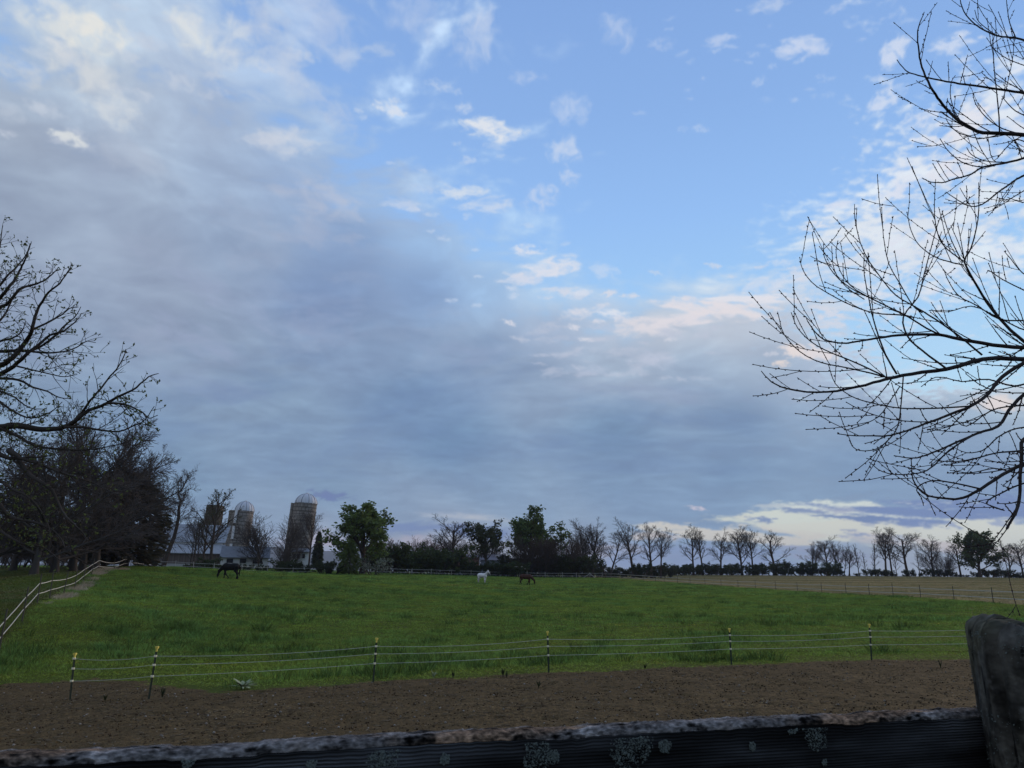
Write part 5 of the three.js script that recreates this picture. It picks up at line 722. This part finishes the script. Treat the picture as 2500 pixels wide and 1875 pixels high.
{ // pale crossbar stand and cart by the brown horse
  const D = 152, b = standing(1266, D), X = (px) => at(px, 1400, D).x - b.x, Y = (py) => at(1266, py, D).y - b.y, t = thing('crossbar_stand', 'pale weathered crossbar on posts behind the brown horse', 'stand', b), wood = std(.3, .28, .25);
  part('crossbar', box(1.75, .16, .2, X(1266), Y(1383.5), 0), wood, t); part('post', box(.2, Y(1384) + .15, .2, X(1268), Y(1384) / 2 - .1, 0), wood, t);
  part('crossbar', box(1.25, .11, .16, X(1286), Y(1388.5), -.4), wood, t); part('post', box(.14, Y(1389) + .15, .14, X(1287), Y(1389) / 2 - .1, -.4), wood, t);
}
// far hills, seen in the gap right of the tall silo
{
  const pos = [], idx = [], N = 160, r0 = 4300;
  for (let i = 0; i <= N; i++) { const a = mix(-.62, .02, i / N), h = (132 + 34 * fbm(i * .045, 3, 3) + 8 * fbm(i * .3, 8, 3)) * smooth(-.62, -.4, a) * (1 - smooth(-.2, .02, a)) + 1; [[0, r0], [h * .6, r0 + 350], [h, r0 + 800], [h * .7, r0 + 1500]].forEach(([y, r]) => pos.push(Math.sin(a) * r, y, -Math.cos(a) * r)); }
  for (let i = 0; i < N; i++) for (let j = 0; j < 3; j++) { const a = i * 4 + j, b = a + 1, c = a + 4, d = c + 1; idx.push(a, c, b, b, c, d); }
  const g = new THREE.BufferGeometry(); g.setAttribute('position', new THREE.Float32BufferAttribute(pos, 3)); g.setIndex(idx); g.computeVertexNormals(); structure('hills', g, std(.06, .075, .06));
}

scene.fog = new THREE.FogExp2(new THREE.Color(.72, .8, 1), 1.1e-4);
// ---------------------------------------------------------------- fences
const tapeMat = std(.48, .48, .44, .8), stakeMat = std(.075, .07, .055), paleStake = std(.42, .41, .38), tpostMat = std(.018, .035, .022, .6), capMat = std(.72, .6, .1, .6), insMat = std(.72, .7, .5, .5), wireMat = std(.46, .48, .4, .6);
function ribbon(points, h, thick) { const w = new Wood(); w.tube(points, points.map(() => 1), 4); const g = w.geo(), p = g.attributes.position; points.forEach((c, k) => { const t = points[Math.min(points.length - 1, k + 1)].clone().sub(points[Math.max(0, k - 1)]).setY(0).normalize(), s = V(-t.z, 0, t.x); [[1, 1], [-1, 1], [-1, -1], [1, -1]].forEach(([a, b], q) => p.setXYZ(k * 4 + q, c.x + s.x * thick * a / 2, c.y + h * b / 2, c.z + s.z * thick * a / 2)); }); const n = g.toNonIndexed(); n.computeVertexNormals(); return n; }
function tapeFence(name, label, list, postMat, height, tapes, postR, lean, wide = .04) {
  const o = list[0], t = thing(name, label, 'fence', V(o.x, land(o.x, o.z), o.z)), r = mulberry(Math.round(o.x * 10) + 900), tops = [];
  list.forEach((p, i) => { const b = V(p.x - o.x, land(p.x, p.z) - land(o.x, o.z), p.z - o.z), h = height * (.95 + .1 * r()), w = new Wood(), tip = b.clone().add(V((r() - .5) * lean, h, (r() - .5) * lean)); w.tube([b.clone().add(V(0, -.25, 0)), tip], [postR, postR * .85], 6); part('post', w.geo(), postMat, t); tops.push([b, tip]); });
  for (const hgt of tapes) { const pts = []; tops.forEach(([b, tip], i) => { const p = b.clone().lerp(tip, hgt / height).add(V(0, (r() - .5) * .05, postR + .01)); if (i) { const q = pts[pts.length - 1], m = q.clone().lerp(p, .5); m.y -= .02; pts.push(m); } pts.push(p); }); part('tape', ribbon(pts, wide, .012), tapeMat, t); }
  return { t, tops, o: V(o.x, land(o.x, o.z), o.z) };
}
tapeFence('tape_fence', 'two-strand white tape fence climbing the left side of the field', leftFence, stakeMat, 1.25, [.85, .42], .032, .16, .03);
const back = tapeFence('tape_fence', 'two-strand white tape fence along the back of the field', backFence, paleStake, 1.2, [.98, .42], .035, .08);
tapeFence('tape_fence', 'two-strand white tape fence dividing the pasture from the mown field', rightFence, stakeMat, 1.25, [.95, .42], .04, .06, .06);
{ const w = [[[-1.6, .05], [0, .95]], [[1.2, .05], [0, .95]]], c = standing(1440, 161), b = c.clone().sub(back.o); for (const [[x0, y0], [x1, y1]] of w) { const k = new Wood(); k.tube([b.clone().add(V(x0, y0 - .1, .3)), b.clone().add(V(x1, y1, .05))], [.05, .05], 5); part('brace', k.geo(), paleStake, back.t); } }
// the low electric fence in front: steel posts with yellow caps, three cords
{
  const P = [[[170, 1712], [182, 1606], 16.4], [[364, 1700], [382, 1590], 15.8], [[911, 1665], [919, 1568], 17.5], [[1340, 1643], [1337, 1551], 18.5], [[1786, 1622], [1781, 1543], 20.4], [[2128, 1611], [2123, 1532], 21.2], [[2560, 1609], [2548, 1520], 21.9]];
  const base0 = at(...P[3][0], P[3][2]); base0.y = land(base0.x, base0.z);
  const t = thing('electric_fence', 'low three-cord electric fence with yellow-capped green posts along the dirt', 'fence', base0), posts = [];
  const star = (() => { const s = new THREE.Shape([[-.02, -.004], [-.004, -.004], [-.004, -.026], [.004, -.026], [.004, -.004], [.02, -.004], [.02, .004], [-.02, .004]].map(([x, y]) => new THREE.Vector2(x, y))); return s; })();
  P.forEach(([b, tp, d], i) => {
    const B = at(b[0], b[1], d); B.y = land(B.x, B.z); const T = at(tp[0], tp[1], d), dir = T.clone().sub(B), L = dir.length(), pg = new THREE.Group(); 
    const g = new THREE.ExtrudeGeometry(star, { depth: L + .3, bevelEnabled: false }); g.rotateX(-Math.PI / 2); g.translate(0, -.3, 0);
    const post = part('post', g, tpostMat, t); post.position.copy(B).sub(base0); post.quaternion.setFromUnitVectors(V(0, 1, 0), dir.clone().normalize());
    const cap = mergeGeometries([box(.05, .05, .045, 0, L + .075, 0), box(.028, .07, .03, 0, L + .025, 0), box(.062, .03, .056, 0, L + .085, 0)].map((q) => q.toNonIndexed())); part('cap', cap, capMat, post);
    const f = i === 0 ? [.985, .74, .44] : [.9, .71, .47];
    for (const k of f) part('insulator', mergeGeometries([box(.052, .04, .045, 0, L * k, .012), box(.02, .028, .03, 0, L * k, .04)].map((q) => q.toNonIndexed())), insMat, post);
    posts.push(f.map((k) => B.clone().addScaledVector(dir, k).sub(base0).add(V(0, 0, .035))));
  });
  for (let w = 0; w < 3; w++) { const pts = []; posts.forEach((p, i) => { if (i) { const a = posts[i - 1][w], sag = [.075, .04, .02][w] * (i === 2 || i === 3 ? 1.1 : .9) * (.8 + .2 * w % 2); for (let k = 1; k < 12; k++) { const f = k / 12, q = a.clone().lerp(p[w], f); q.y -= sag * 4 * f * (1 - f); pts.push(q); } } pts.push(p[w]); }); const g = new Wood(); g.tube(pts, pts.map(() => .0042), 5); part('cord', g.geo(), wireMat, t); }
}
// ---------------------------------------------------------------- the weathered board fence right in front
const boardMap = texture(1024, (u, v) => { // u along the board, v round it; saw marks, dark paint remains, bleached wood
  const a = tile(u, v, 4, 5, 71), s = .5 + .5 * Math.sin((v + .004 * tile(u, v, 6, 2, 72)) * 2 * Math.PI * 58), g = tile(u * 1, v, 3, 3, 73) + .6 * tile(u, v, 8, 4, 74), sc = smooth(-.3, .3, tile(u, v, 5, 4, 79)), k = smooth(-.55, .75, g) * mix(.55, .4 + .6 * s, sc), c = .06 + .34 * k + .04 * a, y = smooth(.55, .9, tile(u, v, 3, 4, 76)); return [c * (.95 + .1 * y), c * (1.0 + .02 * y), c * (1.06 - .35 * y)]; });
const boardBump = texture(1024, (u, v) => .5 + .25 * Math.sin((v + .004 * tile(u, v, 6, 2, 72)) * 2 * Math.PI * 58) + .25 * tile(u, v, 20, 4, 77), false);
const topMap = texture(1024, (u, v) => { const a = tile(u, v, 4, 5, 81), f = tile(u, v, 10, 5, 82), p = tile(u, v, 60, 3, 85), b = smooth(.1, .5, tile(u, v, 3, 4, 83)), d = smooth(.15, .4, tile(u, v, 12, 4, 84)); const c = .4 + .12 * a + .2 * f + .26 * p - .24 * d; return [mix(c, c * 1.0, b), mix(c * .985, c * .84, b), mix(c * .98, c * .7, b)]; });
const boardMat = new THREE.MeshPhysicalMaterial({ specularIntensity: .3, map: boardMap, bumpMap: boardBump, bumpScale: .0016, roughness: .9 }), topMat = new THREE.MeshPhysicalMaterial({ specularIntensity: .2, map: topMap, bumpMap: topMap, bumpScale: .005, roughness: 1 });
const lichenMat = std(.105, .128, .12), lichenDark = std(.13, .155, .15);
{
  const R = at(2420, 1722, .985), L = at(-10, 1829, .665), along = R.clone().sub(L), len0 = along.length(), u = along.clone().normalize(), L2 = L.clone().addScaledVector(u, -.9), n = V(-u.z, 0, u.x).normalize(); if (n.z < 0) n.negate();   // towards the camera
  const len = R.distanceTo(L2), post0 = at(2452, 1700, .93), ground = land(post0.x, post0.z);
  const t = thing('board_fence', 'weathered dark board fence with round-topped post in the foreground', 'fence', V(post0.x, ground, post0.z));
  const o = t.position, T = .026, H = .15, NU = 420;
  const grain = (s, q) => .0008 * fbm(s * 6, q * 3, 3) + .0014 * fbm(s * 30, q * 16 + 5, 4, .7);
  const lip = (s) => .0022 * fbm(s * 1.6, 2, 2) + .0014 * smooth(.28, .3, fbm(s * 5, 4, 3)) - .0016 * smooth(.3, .32, fbm(s * 6 + 9, 14, 3)) + .0009 * fbm(s * 60, 8, 3);
  const make = (rows, f, uvf) => { const pos = [], uv = [], idx = []; for (let i = 0; i <= NU; i++) for (let j = 0; j <= rows; j++) { const s = i / NU * len, p = f(s, j / rows); pos.push(p.x - o.x, p.y - o.y, p.z - o.z); uv.push(...uvf(s, j / rows)); } for (let i = 0; i < NU; i++) for (let j = 0; j < rows; j++) { const a = i * (rows + 1) + j, b = a + 1, c = a + rows + 1, d = c + 1; idx.push(a, b, c, b, d, c); } const g = new THREE.BufferGeometry(); g.setAttribute('position', new THREE.Float32BufferAttribute(pos, 3)); g.setAttribute('uv', new THREE.Float32BufferAttribute(uv, 2)); g.setIndex(idx); g.computeVertexNormals(); return g; };
  const at0 = (s) => L2.clone().addScaledVector(u, s);
  // the top edge, rounded and splintered
  const crown = (s, f) => { const p = at0(s), a = f * Math.PI, r = .008; const across = f < .25 ? r * (1 - Math.cos(f * 4 * Math.PI / 2)) : f > .75 ? T - r * (1 - Math.cos((1 - f) * 4 * Math.PI / 2)) : mix(r, T - r, (f - .25) * 2), down = f < .25 ? r * (1 - Math.sin(f * 4 * Math.PI / 2)) : f > .75 ? r * (1 - Math.sin((1 - f) * 4 * Math.PI / 2)) : 0; p.addScaledVector(n, across + (f > .75 ? .002 * fbm(s * 12, 9, 3) : 0)); p.y += lip(s) - down + grain(s, f * 3) * (.4 + Math.sin(Math.PI * f)); return p; };
  const board = part('rail_board', make(20, (s, f) => { const p = at0(s); p.addScaledVector(n, T + .0012 * fbm(s * 4, f * 7, 3)); p.y += lip(s) * (1 - f) * (f < .06 ? 1 : 0) - mix(.0085, H, f) + (f === 0 ? grain(s, 3) * .4 + lip(s) * 0 : 0); return p; }, (s, f) => [s * .9, f * H * 5.2]), boardMat, t);
  part('weathered_edge', make(18, crown, (s, f) => [s * 2.2, f * .2]), topMat, board);
  part('back_face', make(4, (s, f) => { const p = at0(s); p.y -= mix(.0075, H, 1 - f); return p; }, (s, f) => [s * .9, f * H * 5.2]), boardMat, board);
  part('under_face', make(2, (s, f) => { const p = at0(s); p.addScaledVector(n, T * (1 - f)); p.y -= H; return p; }, (s, f) => [s * .9, f * .2]), boardMat, board);
  // the lower boards, out of sight
  const low = new THREE.BoxGeometry(len, H, T); for (const dy of [.36, .72]) { const b = part('rail_board', low, boardMat, t), m = L2.clone().lerp(R, .5).addScaledVector(n, T / 2); b.position.set(m.x - o.x, m.y - dy - H / 2 - o.y, m.z - o.z); b.quaternion.setFromRotationMatrix(new THREE.Matrix4().makeBasis(u, V(0, 1, 0), n)); }
  // lichen rosettes on the board face: [photo x, y, radius]
  const r = mulberry(616), facePoint = (px, py) => { const d = ray(px, py), p0 = L2.clone().addScaledVector(n, T + .001), k = p0.clone().sub(V(0, EYE, 0)).dot(n) / d.dot(n); return V(0, EYE, 0).addScaledVector(d, k); };
  for (const [px, py, rad, asp] of [[1519, 1838, .021, 1.5], [1563, 1806, .022, 1.4], [1621, 1821, .011, .8], [1933, 1776, .010, 1], [1991, 1794, .022, 1.15], [1311, 1838, .020, 1.2], [935, 1858, .022, .9], [1192, 1800, .006, 1], [459, 1860, .007, 1], [1085, 1853, .007, 1], [1350, 1846, .009, 1], [2010, 1860, .005, 1], [760, 1866, .006, 1], [1835, 1822, .006, 1]]) {
    const c = facePoint(px, py), bits = [], N = Math.round(60 + rad * 17000);
    for (let i = 0; i < N; i++) { const a = r() * 6.283, edge = 1 + .35 * noise2(Math.cos(a) * 1.6 + px, Math.sin(a) * 1.6 + py), q = Math.pow(r(), .6) * rad * .72 * edge, s = .0003 + .0011 * r() * r() * r(); if (Math.sin(a) * q * asp > at0(c.clone().sub(L2).dot(u)).y - .01 - c.y) continue; const g = new THREE.IcosahedronGeometry(1, 0); g.scale(s * (1 + r()), s * (.8 + .6 * r()), s * (.5 + .5 * r())); g.rotateZ(r() * 6.28); const p = c.clone().addScaledVector(u, Math.cos(a) * q).add(V(0, Math.sin(a) * q * asp, 0)).addScaledVector(n, .001 + .0015 * r()).sub(o); g.applyQuaternion(new THREE.Quaternion().setFromRotationMatrix(new THREE.Matrix4().makeBasis(u, V(0, 1, 0), n))); g.translate(p.x, p.y, p.z); bits.push(g); }
    if (bits.length > 5) part('lichen', mergeGeometries(bits), lichenMat, board);
  }
  // the post: split timber, its top worn to a slope, furrowed down its length
  {
    const A = 72, K = 130, pos = [], uv = [], idx = [], W = .074, Dp = .066, top = at(2400, 1462, .9).y - o.y, cx = at(2480, 1700, .9).x - o.x + .046, cz = -.9 - o.z;
    const ca = Math.cos(.35), sa = Math.sin(.35);
    for (let k = 0; k <= K; k++) for (let i = 0; i <= A; i++) {
      const a = i / A * Math.PI * 2, e = 3.2, c = Math.cos(a), s = Math.sin(a), q = Math.pow(Math.pow(Math.abs(c), e) + Math.pow(Math.abs(s), e), -1 / e); let f = k / K, shrink = 1, y;
      const bulge = 1 + .05 * smooth(.5, 1, f) ;
      const body = Math.min(1, f / .86), capf = clamp((f - .86) / .14); shrink = capf > 0 ? Math.cos(capf * Math.PI / 2) : 1;
      const fur = .003 * fbm(a * 6, body * 3 + 3, 3) - .007 * smooth(.12, 0, Math.abs(noise2(a * 2.6 + 4, body * 2.2))) + .0022 * fbm(a * 16, body * 9, 3);
      let x = c * q * (W * bulge + fur) * shrink, z = s * q * (Dp * bulge + fur) * shrink; const X = x * ca - z * sa, Z = x * sa + z * ca;
      const sx = X + .072, slope = (sx < 0 ? -9 * sx * sx : -.42 * sx - 3.2 * sx * sx) - .2 * Z + .008 * fbm(X * 40 + 3, Z * 40, 3), edgeTop = top - .05 + slope * 1.0;
      y = mix(-.35, edgeTop, body) + (capf > 0 ? .05 * Math.sin(capf * Math.PI / 2) : 0) + capf * .006 * fbm(X * 60, Z * 60, 3) - (capf > 0 ? 0 : 0);
      pos.push(cx + X, y, cz + Z); uv.push(a / 6.283 * 1, y * 2.1);
    }
    for (let k = 0; k < K; k++) for (let i = 0; i < A; i++) { const a = k * (A + 1) + i, b = a + 1, c = a + A + 1, d = c + 1; idx.push(a, c, b, b, c, d); }
    const g = new THREE.BufferGeometry(); g.setAttribute('position', new THREE.Float32BufferAttribute(pos, 3)); g.setAttribute('uv', new THREE.Float32BufferAttribute(uv, 2)); g.setIndex(idx); g.computeVertexNormals();
    const postMap = texture(1024, (u, v) => { const f = tile(u, v * .25, 26, 3, 91), a = tile(u, v, 3, 4, 92), l = smooth(.2, .6, .6 * tile(u, v, 5, 3, 93) + .7 * tile(u, v, 15, 4, 97)), b = smooth(.0, .6, tile(u, v, 4, 2, 94)), k = smooth(.3, .46, tile(u, v * .25, 30, 3, 98)), c = (.26 + .13 * f + .13 * a + .12 * tile(u, v, 40, 3, 99)) * (1 - .65 * k); return [mix(c, .6, l * .8), mix(c, .61, l * .8), mix(c * mix(.94, .8, b), .6, l * .85)]; });
    const postBump = texture(1024, (u, v) => .5 + .3 * tile(u, v * .2, 30, 3, 95) + .25 * tile(u, v, 12, 5, 96), false);
    part('post', g, new THREE.MeshPhysicalMaterial({ specularIntensity: .2, map: postMap, bumpMap: postBump, bumpScale: .012, roughness: 1 }), t);
    // crusty lichen on its face and top
    const bits = [], r2 = mulberry(77);
    for (let i = 0; i < 9000; i++) { const k = Math.floor(mix(.68, .995, Math.pow(r2(), .7)) * (K - 1)), j = Math.floor(r2() * A), q = (k * (A + 1) + j) * 3, q2 = q + (A + 1) * 3, q3 = q + 3, fa = r2(), fb = r2(), lp = (d) => pos[q + d] + (pos[q2 + d] - pos[q + d]) * fa + (pos[q3 + d] - pos[q + d]) * fb, x = lp(0), y = lp(1), z = lp(2); if (fbm(x * 34 + 7, y * 26, 3) + .25 * fbm(z * 40, y * 60, 2) < .16) continue; const s = .0004 + .0008 * r2() * r2(), g2 = new THREE.OctahedronGeometry(1, 0); g2.scale(s * (1 + r2()), s * (.6 + .4 * r2()), s * (1 + r2())); g2.rotateY(r2() * 6); g2.rotateZ(r2() * 6); g2.translate(x, y, z); bits.push(g2); }
    part('lichen', mergeGeometries(bits), lichenMat, t.children[t.children.length - 1]);
    // the far post of this bay, left of the picture
    const far = g.clone(); const p2 = L2.clone().addScaledVector(u, .05); far.translate(p2.x - o.x - cx, -(R.y - L2.y), p2.z - o.z - cz); part('post', far, t.children[t.children.length - 1].material, t);
  }
}
// ---- weeds at the edge of the dirt
{
  const weedGeo = (seed, n, len, wid, rise) => { const r = mulberry(seed), w = new Wood(); for (let i = 0; i < n; i++) { const a = i * 2.4 + r(), L = len * (.6 + .5 * r()), up = rise * (.5 + r()), d = V(Math.cos(a), up, Math.sin(a)).normalize(), side = V(-Math.sin(a), 0, Math.cos(a)); let p = V(0, 0, 0); const o = w.p.length / 3, K = 5; for (let k = 0; k <= K; k++) { const f = k / K, ww = wid * Math.sin(Math.PI * (.12 + .82 * f)) * (.8 + .3 * r()); for (const s of [-1, 1]) { w.p.push(p.x + side.x * ww * s, p.y + .01 * Math.abs(s), p.z + side.z * ww * s); w.n.push(0, 1, 0); } d.y -= .28 / (rise + .5); d.normalize(); p = p.clone().addScaledVector(d, L / K); } for (let k = 0; k < K; k++) { const b = o + k * 2; w.i.push(b, b + 1, b + 2, b + 1, b + 3, b + 2); } } const g = w.geo(); g.computeVertexNormals(); return g; };
  const pale = std(.24, .28, .17, .8, { side: THREE.DoubleSide }), dark = std(.035, .045, .02, .9, { side: THREE.DoubleSide });
  const put2 = (px, py, g, m, label, s) => { const p = hit(px, py), t = thing('weed', label, 'weed', p, px * .37); t.scale.setScalar(s); part('leaves', g, m, t); const st = new Wood(); st.tube([V(0, -.05, 0), V(.01, .1, 0)], [.008, .004], 5); part('stem', st.geo(), m, t); };
  put2(592, 1681, weedGeo(1, 30, .34, .035, 1.2), pale, 'pale broad-leaved weed behind the electric fence', 1);
  put2(396, 1704, weedGeo(2, 26, .22, .008, 4), dark, 'dark upright weed right of the second post', 1);
  put2(256, 1713, weedGeo(3, 22, .15, .008, 3), dark, 'small dark weed between the two leftmost posts', 1);
  put2(1058, 1654, weedGeo(4, 10, .17, .012, 2.4), pale, 'small pale weed right of the third post', 1);
  put2(1106, 1656, weedGeo(5, 14, .2, .008, 3.4), dark, 'thin dark weed midway along the dirt edge', 1);
  put2(1228, 1652, weedGeo(6, 24, .2, .01, 3.4), dark, 'dark clump of weed left of the fourth post', 1);
  put2(1237, 1655, weedGeo(7, 14, .15, .008, 3), dark, 'smaller dark weed beside the dark clump', 1);
  put2(1315, 1680, weedGeo(8, 12, .16, .008, 3), dark, 'lone dark weed out on the dirt before the fourth post', 1);
  put2(2297, 1632, weedGeo(9, 8, .22, .01, 4), dark, 'lone dark stalk on the dirt left of the wooden post', 1);
  put2(1575, 1634, weedGeo(10, 16, .14, .01, 2.4), dark, 'dark weed on the grass edge between the fourth and fifth posts', 1);
}
// ---------------------------------------------------------------- horses
function horseBody(bones, size, cells, centre) {   // bones: [ax, ay, az, ra, bx, by, bz, rb]
  const mc = new MarchingCubes(cells, new THREE.MeshBasicMaterial(), true, false, 120000), h = size / 2, N = cells; mc.isolation = 0;
  const B = bones.map(([ax, ay, az, ra, bx, by, bz, rb]) => ({ ax, ay, az, ra, dx: bx - ax, dy: by - ay, dz: bz - az, dr: rb - ra, l2: (bx - ax) ** 2 + (by - ay) ** 2 + (bz - az) ** 2 || 1e-9 }));
  for (let k = 0; k < N; k++) for (let j = 0; j < N; j++) for (let i = 0; i < N; i++) {
    const x = centre[0] + (i - N / 2) / (N / 2) * h, y = centre[1] + (j - N / 2) / (N / 2) * h, z = centre[2] + (k - N / 2) / (N / 2) * h; let f = 0, s = 0, K = 26, min = 9;
    for (const b of B) { const px = x - b.ax, py = y - b.ay, pz = z - b.az, t = clamp((px * b.dx + py * b.dy + pz * b.dz) / b.l2), qx = px - b.dx * t, qy = py - b.dy * t, qz = pz - b.dz * t, d = Math.sqrt(qx * qx + qy * qy + qz * qz) - b.ra - b.dr * t; if (d < min) min = d; if (d < .3) s += Math.exp(-K * d); }
    f = s > 1e-9 ? -Math.log(s) / K : min; mc.field[k * N * N + j * N + i] = -f;
  }
  mc.update(); const n = mc.count, p = mc.positionArray.slice(0, n * 3), nn = mc.normalArray.slice(0, n * 3);
  for (let i = 0; i < n; i++) { p[i * 3] = centre[0] + p[i * 3] * h; p[i * 3 + 1] = centre[1] + p[i * 3 + 1] * h; p[i * 3 + 2] = centre[2] + p[i * 3 + 2] * h; }
  const g = new THREE.BufferGeometry(); g.setAttribute('position', new THREE.BufferAttribute(new Float32Array(p), 3)); g.computeVertexNormals();
  // smooth the facets: shared normals by place
  const map = new Map(), nor = g.attributes.normal, P = g.attributes.position; for (let i = 0; i < n; i++) { const key = Math.round(P.getX(i) * 2000) + ',' + Math.round(P.getY(i) * 2000) + ',' + Math.round(P.getZ(i) * 2000); if (!map.has(key)) map.set(key, [0, 0, 0, []]); const m = map.get(key); m[0] += nor.getX(i); m[1] += nor.getY(i); m[2] += nor.getZ(i); m[3].push(i); } for (const m of map.values()) { const l = Math.hypot(m[0], m[1], m[2]) || 1; for (const i of m[3]) nor.setXYZ(i, m[0] / l, m[1] / l, m[2] / l); }
  return g;
}
// a horse facing +x, withers 1.5 m; pose gives the legs (hoof x, knee x) and the neck and head
function horse(name, label, pos, turn, pose, coat, manes, points) {
  const b = [], leg = (front, z, hoof, knee, elbowX) => {
    if (front) b.push([elbowX, 1.0, z * .8, .13, elbowX + knee * .35, .78, z, .085], [elbowX + knee * .35, .78, z, .085, elbowX + knee, .44, z, .055], [elbowX + knee, .44, z, .052, elbowX + hoof - .02, .13, z, .038], [elbowX + hoof - .02, .13, z, .04, elbowX + hoof + .03, .03, z, .055]);
    else b.push([elbowX, 1.08, z * .8, .19, elbowX + .1 + knee * .3, .8, z, .125], [elbowX + .1 + knee * .3, .8, z, .11, elbowX - .1 + knee, .52, z, .062], [elbowX - .1 + knee, .52, z, .058, elbowX - .05 + hoof, .14, z, .042], [elbowX - .05 + hoof, .14, z, .042, elbowX + hoof, .03, z, .058]);
  };
  b.push([-.55, 1.18, 0, .27, -.2, 1.12, 0, .3], [-.2, 1.12, 0, .3, .3, 1.1, 0, .3], [.3, 1.1, 0, .3, .55, 1.12, 0, .25], [-.62, 1.28, 0, .19, -.3, 1.31, 0, .16], [.2, 1.3, 0, .14, .45, 1.34, 0, .13], [-.3, 1.3, 0, .14, .2, 1.28, 0, .14], [-.7, 1.15, .09, .18, -.6, 1.1, .1, .2], [-.7, 1.15, -.09, .18, -.6, 1.1, -.1, .2], [.55, 1.12, .1, .17, .62, 1.02, .1, .14], [.55, 1.12, -.1, .17, .62, 1.02, -.1, .14]);
  leg(true, .14, ...pose.front[0], .5); leg(true, -.14, ...pose.front[1], .5); leg(false, .15, ...pose.hind[0], -.68); leg(false, -.15, ...pose.hind[1], -.68);
  const N = pose.neck; for (let i = 0; i < N.length - 1; i++) b.push([...N[i].slice(0, 3), N[i][3], ...N[i + 1].slice(0, 3), N[i + 1][3]]);
  const H = pose.head; b.push([...H[0], .115, ...H[1], .085], [...H[1], .085, ...H[2], .06]);
  const hd = V(...H[2]).sub(V(...H[0])).normalize(), up = V(...pose.earUp), side = V().crossVectors(hd, up).normalize();
  for (const s of [-1, 1]) { const e = V(...H[0]).addScaledVector(up, .1).addScaledVector(side, s * .06), f = e.clone().addScaledVector(up, .13).addScaledVector(side, s * .02); b.push([e.x, e.y, e.z, .035, f.x, f.y, f.z, .012]); }
  const g = horseBody(b, 3.3, 116, [pose.mid, .85, 0]), P = g.attributes.position, col = new Float32Array(P.count * 3);
  for (let i = 0; i < P.count; i++) { const x = P.getX(i), y = P.getY(i), z = P.getZ(i), d = fbm(x * 5 + z * 3, y * 5, 3) * .12, low = points ? (1 - smooth(.25, .62, y)) * (.6 + .4 * smooth(-.3, .3, noise2(x * 9, y * 9))) : 0; for (let c = 0; c < 3; c++) col[i * 3 + c] = mix(coat[c] * (1 + d), (points ?? coat)[c], low); }
  g.setAttribute('color', new THREE.BufferAttribute(col, 3));
  const t = thing(name, label, 'horse', pos, turn, 'horses grazing in the pasture');
  part('body', g, new THREE.MeshPhysicalMaterial({ vertexColors: true, roughness: .75, specularIntensity: .3 }), t);
  const w = new Wood(), r = mulberry(91), hairM = std(...manes, .9);
  for (let i = 0; i < 26; i++) { const z = (r() - .5) * .1, x0 = -.86 - .03 * r(), l = pose.tail; w.tube([V(-.83, 1.3, z * .4), V(x0 - l[0], 1.12, z), V(x0 - l[0] * 1.1 + .03 * (r() - .5), .8, z * 1.5), V(x0 - l[0] * .8 + .06 * (r() - .5), mix(.55, .28, r()), z * 1.6)], [.03, .03, .028, .008], 4); }
  part('tail', w.geo(), hairM, t);
  const m = new Wood(); for (let i = 0; i < 40; i++) { const f = r() * (N.length - 1.001), k = Math.floor(f), a = N[k], c = N[k + 1], q = f - k, p = V(mix(a[0], c[0], q), mix(a[1], c[1], q), mix(a[2], c[2], q)), R = mix(a[3], c[3], q), ax = V(c[0] - a[0], c[1] - a[1], 0).normalize(), nrm = V(-ax.y, ax.x, 0); if (nrm.x > 0 && ax.y > 0.2) nrm.negate(); if (ax.y <= .2 && nrm.y < 0) nrm.negate(); const e = p.clone().addScaledVector(nrm, R * 1.0), s = r() < .7 ? 1 : -1; m.tube([e, e.clone().add(V(0, .02, s * .05)), p.clone().add(V(0, -.02 - .06 * r(), s * (R + .015)))], [.022, .022, .008], 4); }
  part('mane', m.geo(), hairM, t);
  return t;
}
const graze = { neck: [[.5, 1.22, 0, .24], [.75, 1.08, 0, .18], [.98, .86, 0, .135], [1.16, .66, 0, .11]], head: [[1.2, .58, 0], [1.27, .34, 0], [1.3, .12, 0]], earUp: [.5, .85, 0], mid: .18, tail: [.02] };
{ const p = standing(561, 72); horse('horse', 'black horse grazing with its head down below the silos', p, Math.PI - .08, { ...graze, neck: [[.5, 1.24, 0, .24], [.74, 1.08, 0, .17], [.92, .9, 0, .14], [1.05, .74, 0, .115]], head: [[1.1, .66, 0], [1.18, .38, 0], [1.24, .12, 0]], front: [[.12, .1], [-.46, -.18]], hind: [[.06, .05], [-.2, .0]], tail: [.1] }, [.008, .008, .009], [.006, .006, .007]).scale.setScalar(1.02); }
{ const p = standing(1284, 101); horse('horse', 'dark brown horse grazing with its head down right of the white horse', p, .1, { ...graze, front: [[-.32, -.12], [.02, .05]], hind: [[-.14, .02], [.12, .06]], tail: [-.02] }, [.05, .023, .016], [.01, .008, .008], [.012, .01, .01]).scale.setScalar(.98); }
{ const p = standing(1178, 99); horse('horse', 'white horse standing with its head raised in the middle of the field', p, -.62, { mid: .18, neck: [[.5, 1.24, 0, .23], [.74, 1.42, 0, .17], [.93, 1.62, -.01, .13], [1.02, 1.74, -.02, .105]], head: [[1.05, 1.78, -.03], [1.16, 1.6, -.1], [1.2, 1.42, -.15]], earUp: [0, 1, 0], front: [[.05, .03], [-.06, -.02]], hind: [[.05, .04], [-.12, 0]], tail: [-.02] }, [.62, .62, .62], [.2, .2, .2], [.3, .3, .3]).scale.setScalar(.88); }
scene.traverse((o) => { if (o.isMesh) { o.castShadow = true; o.receiveShadow = true; } });
renderer.render(scene, camera);
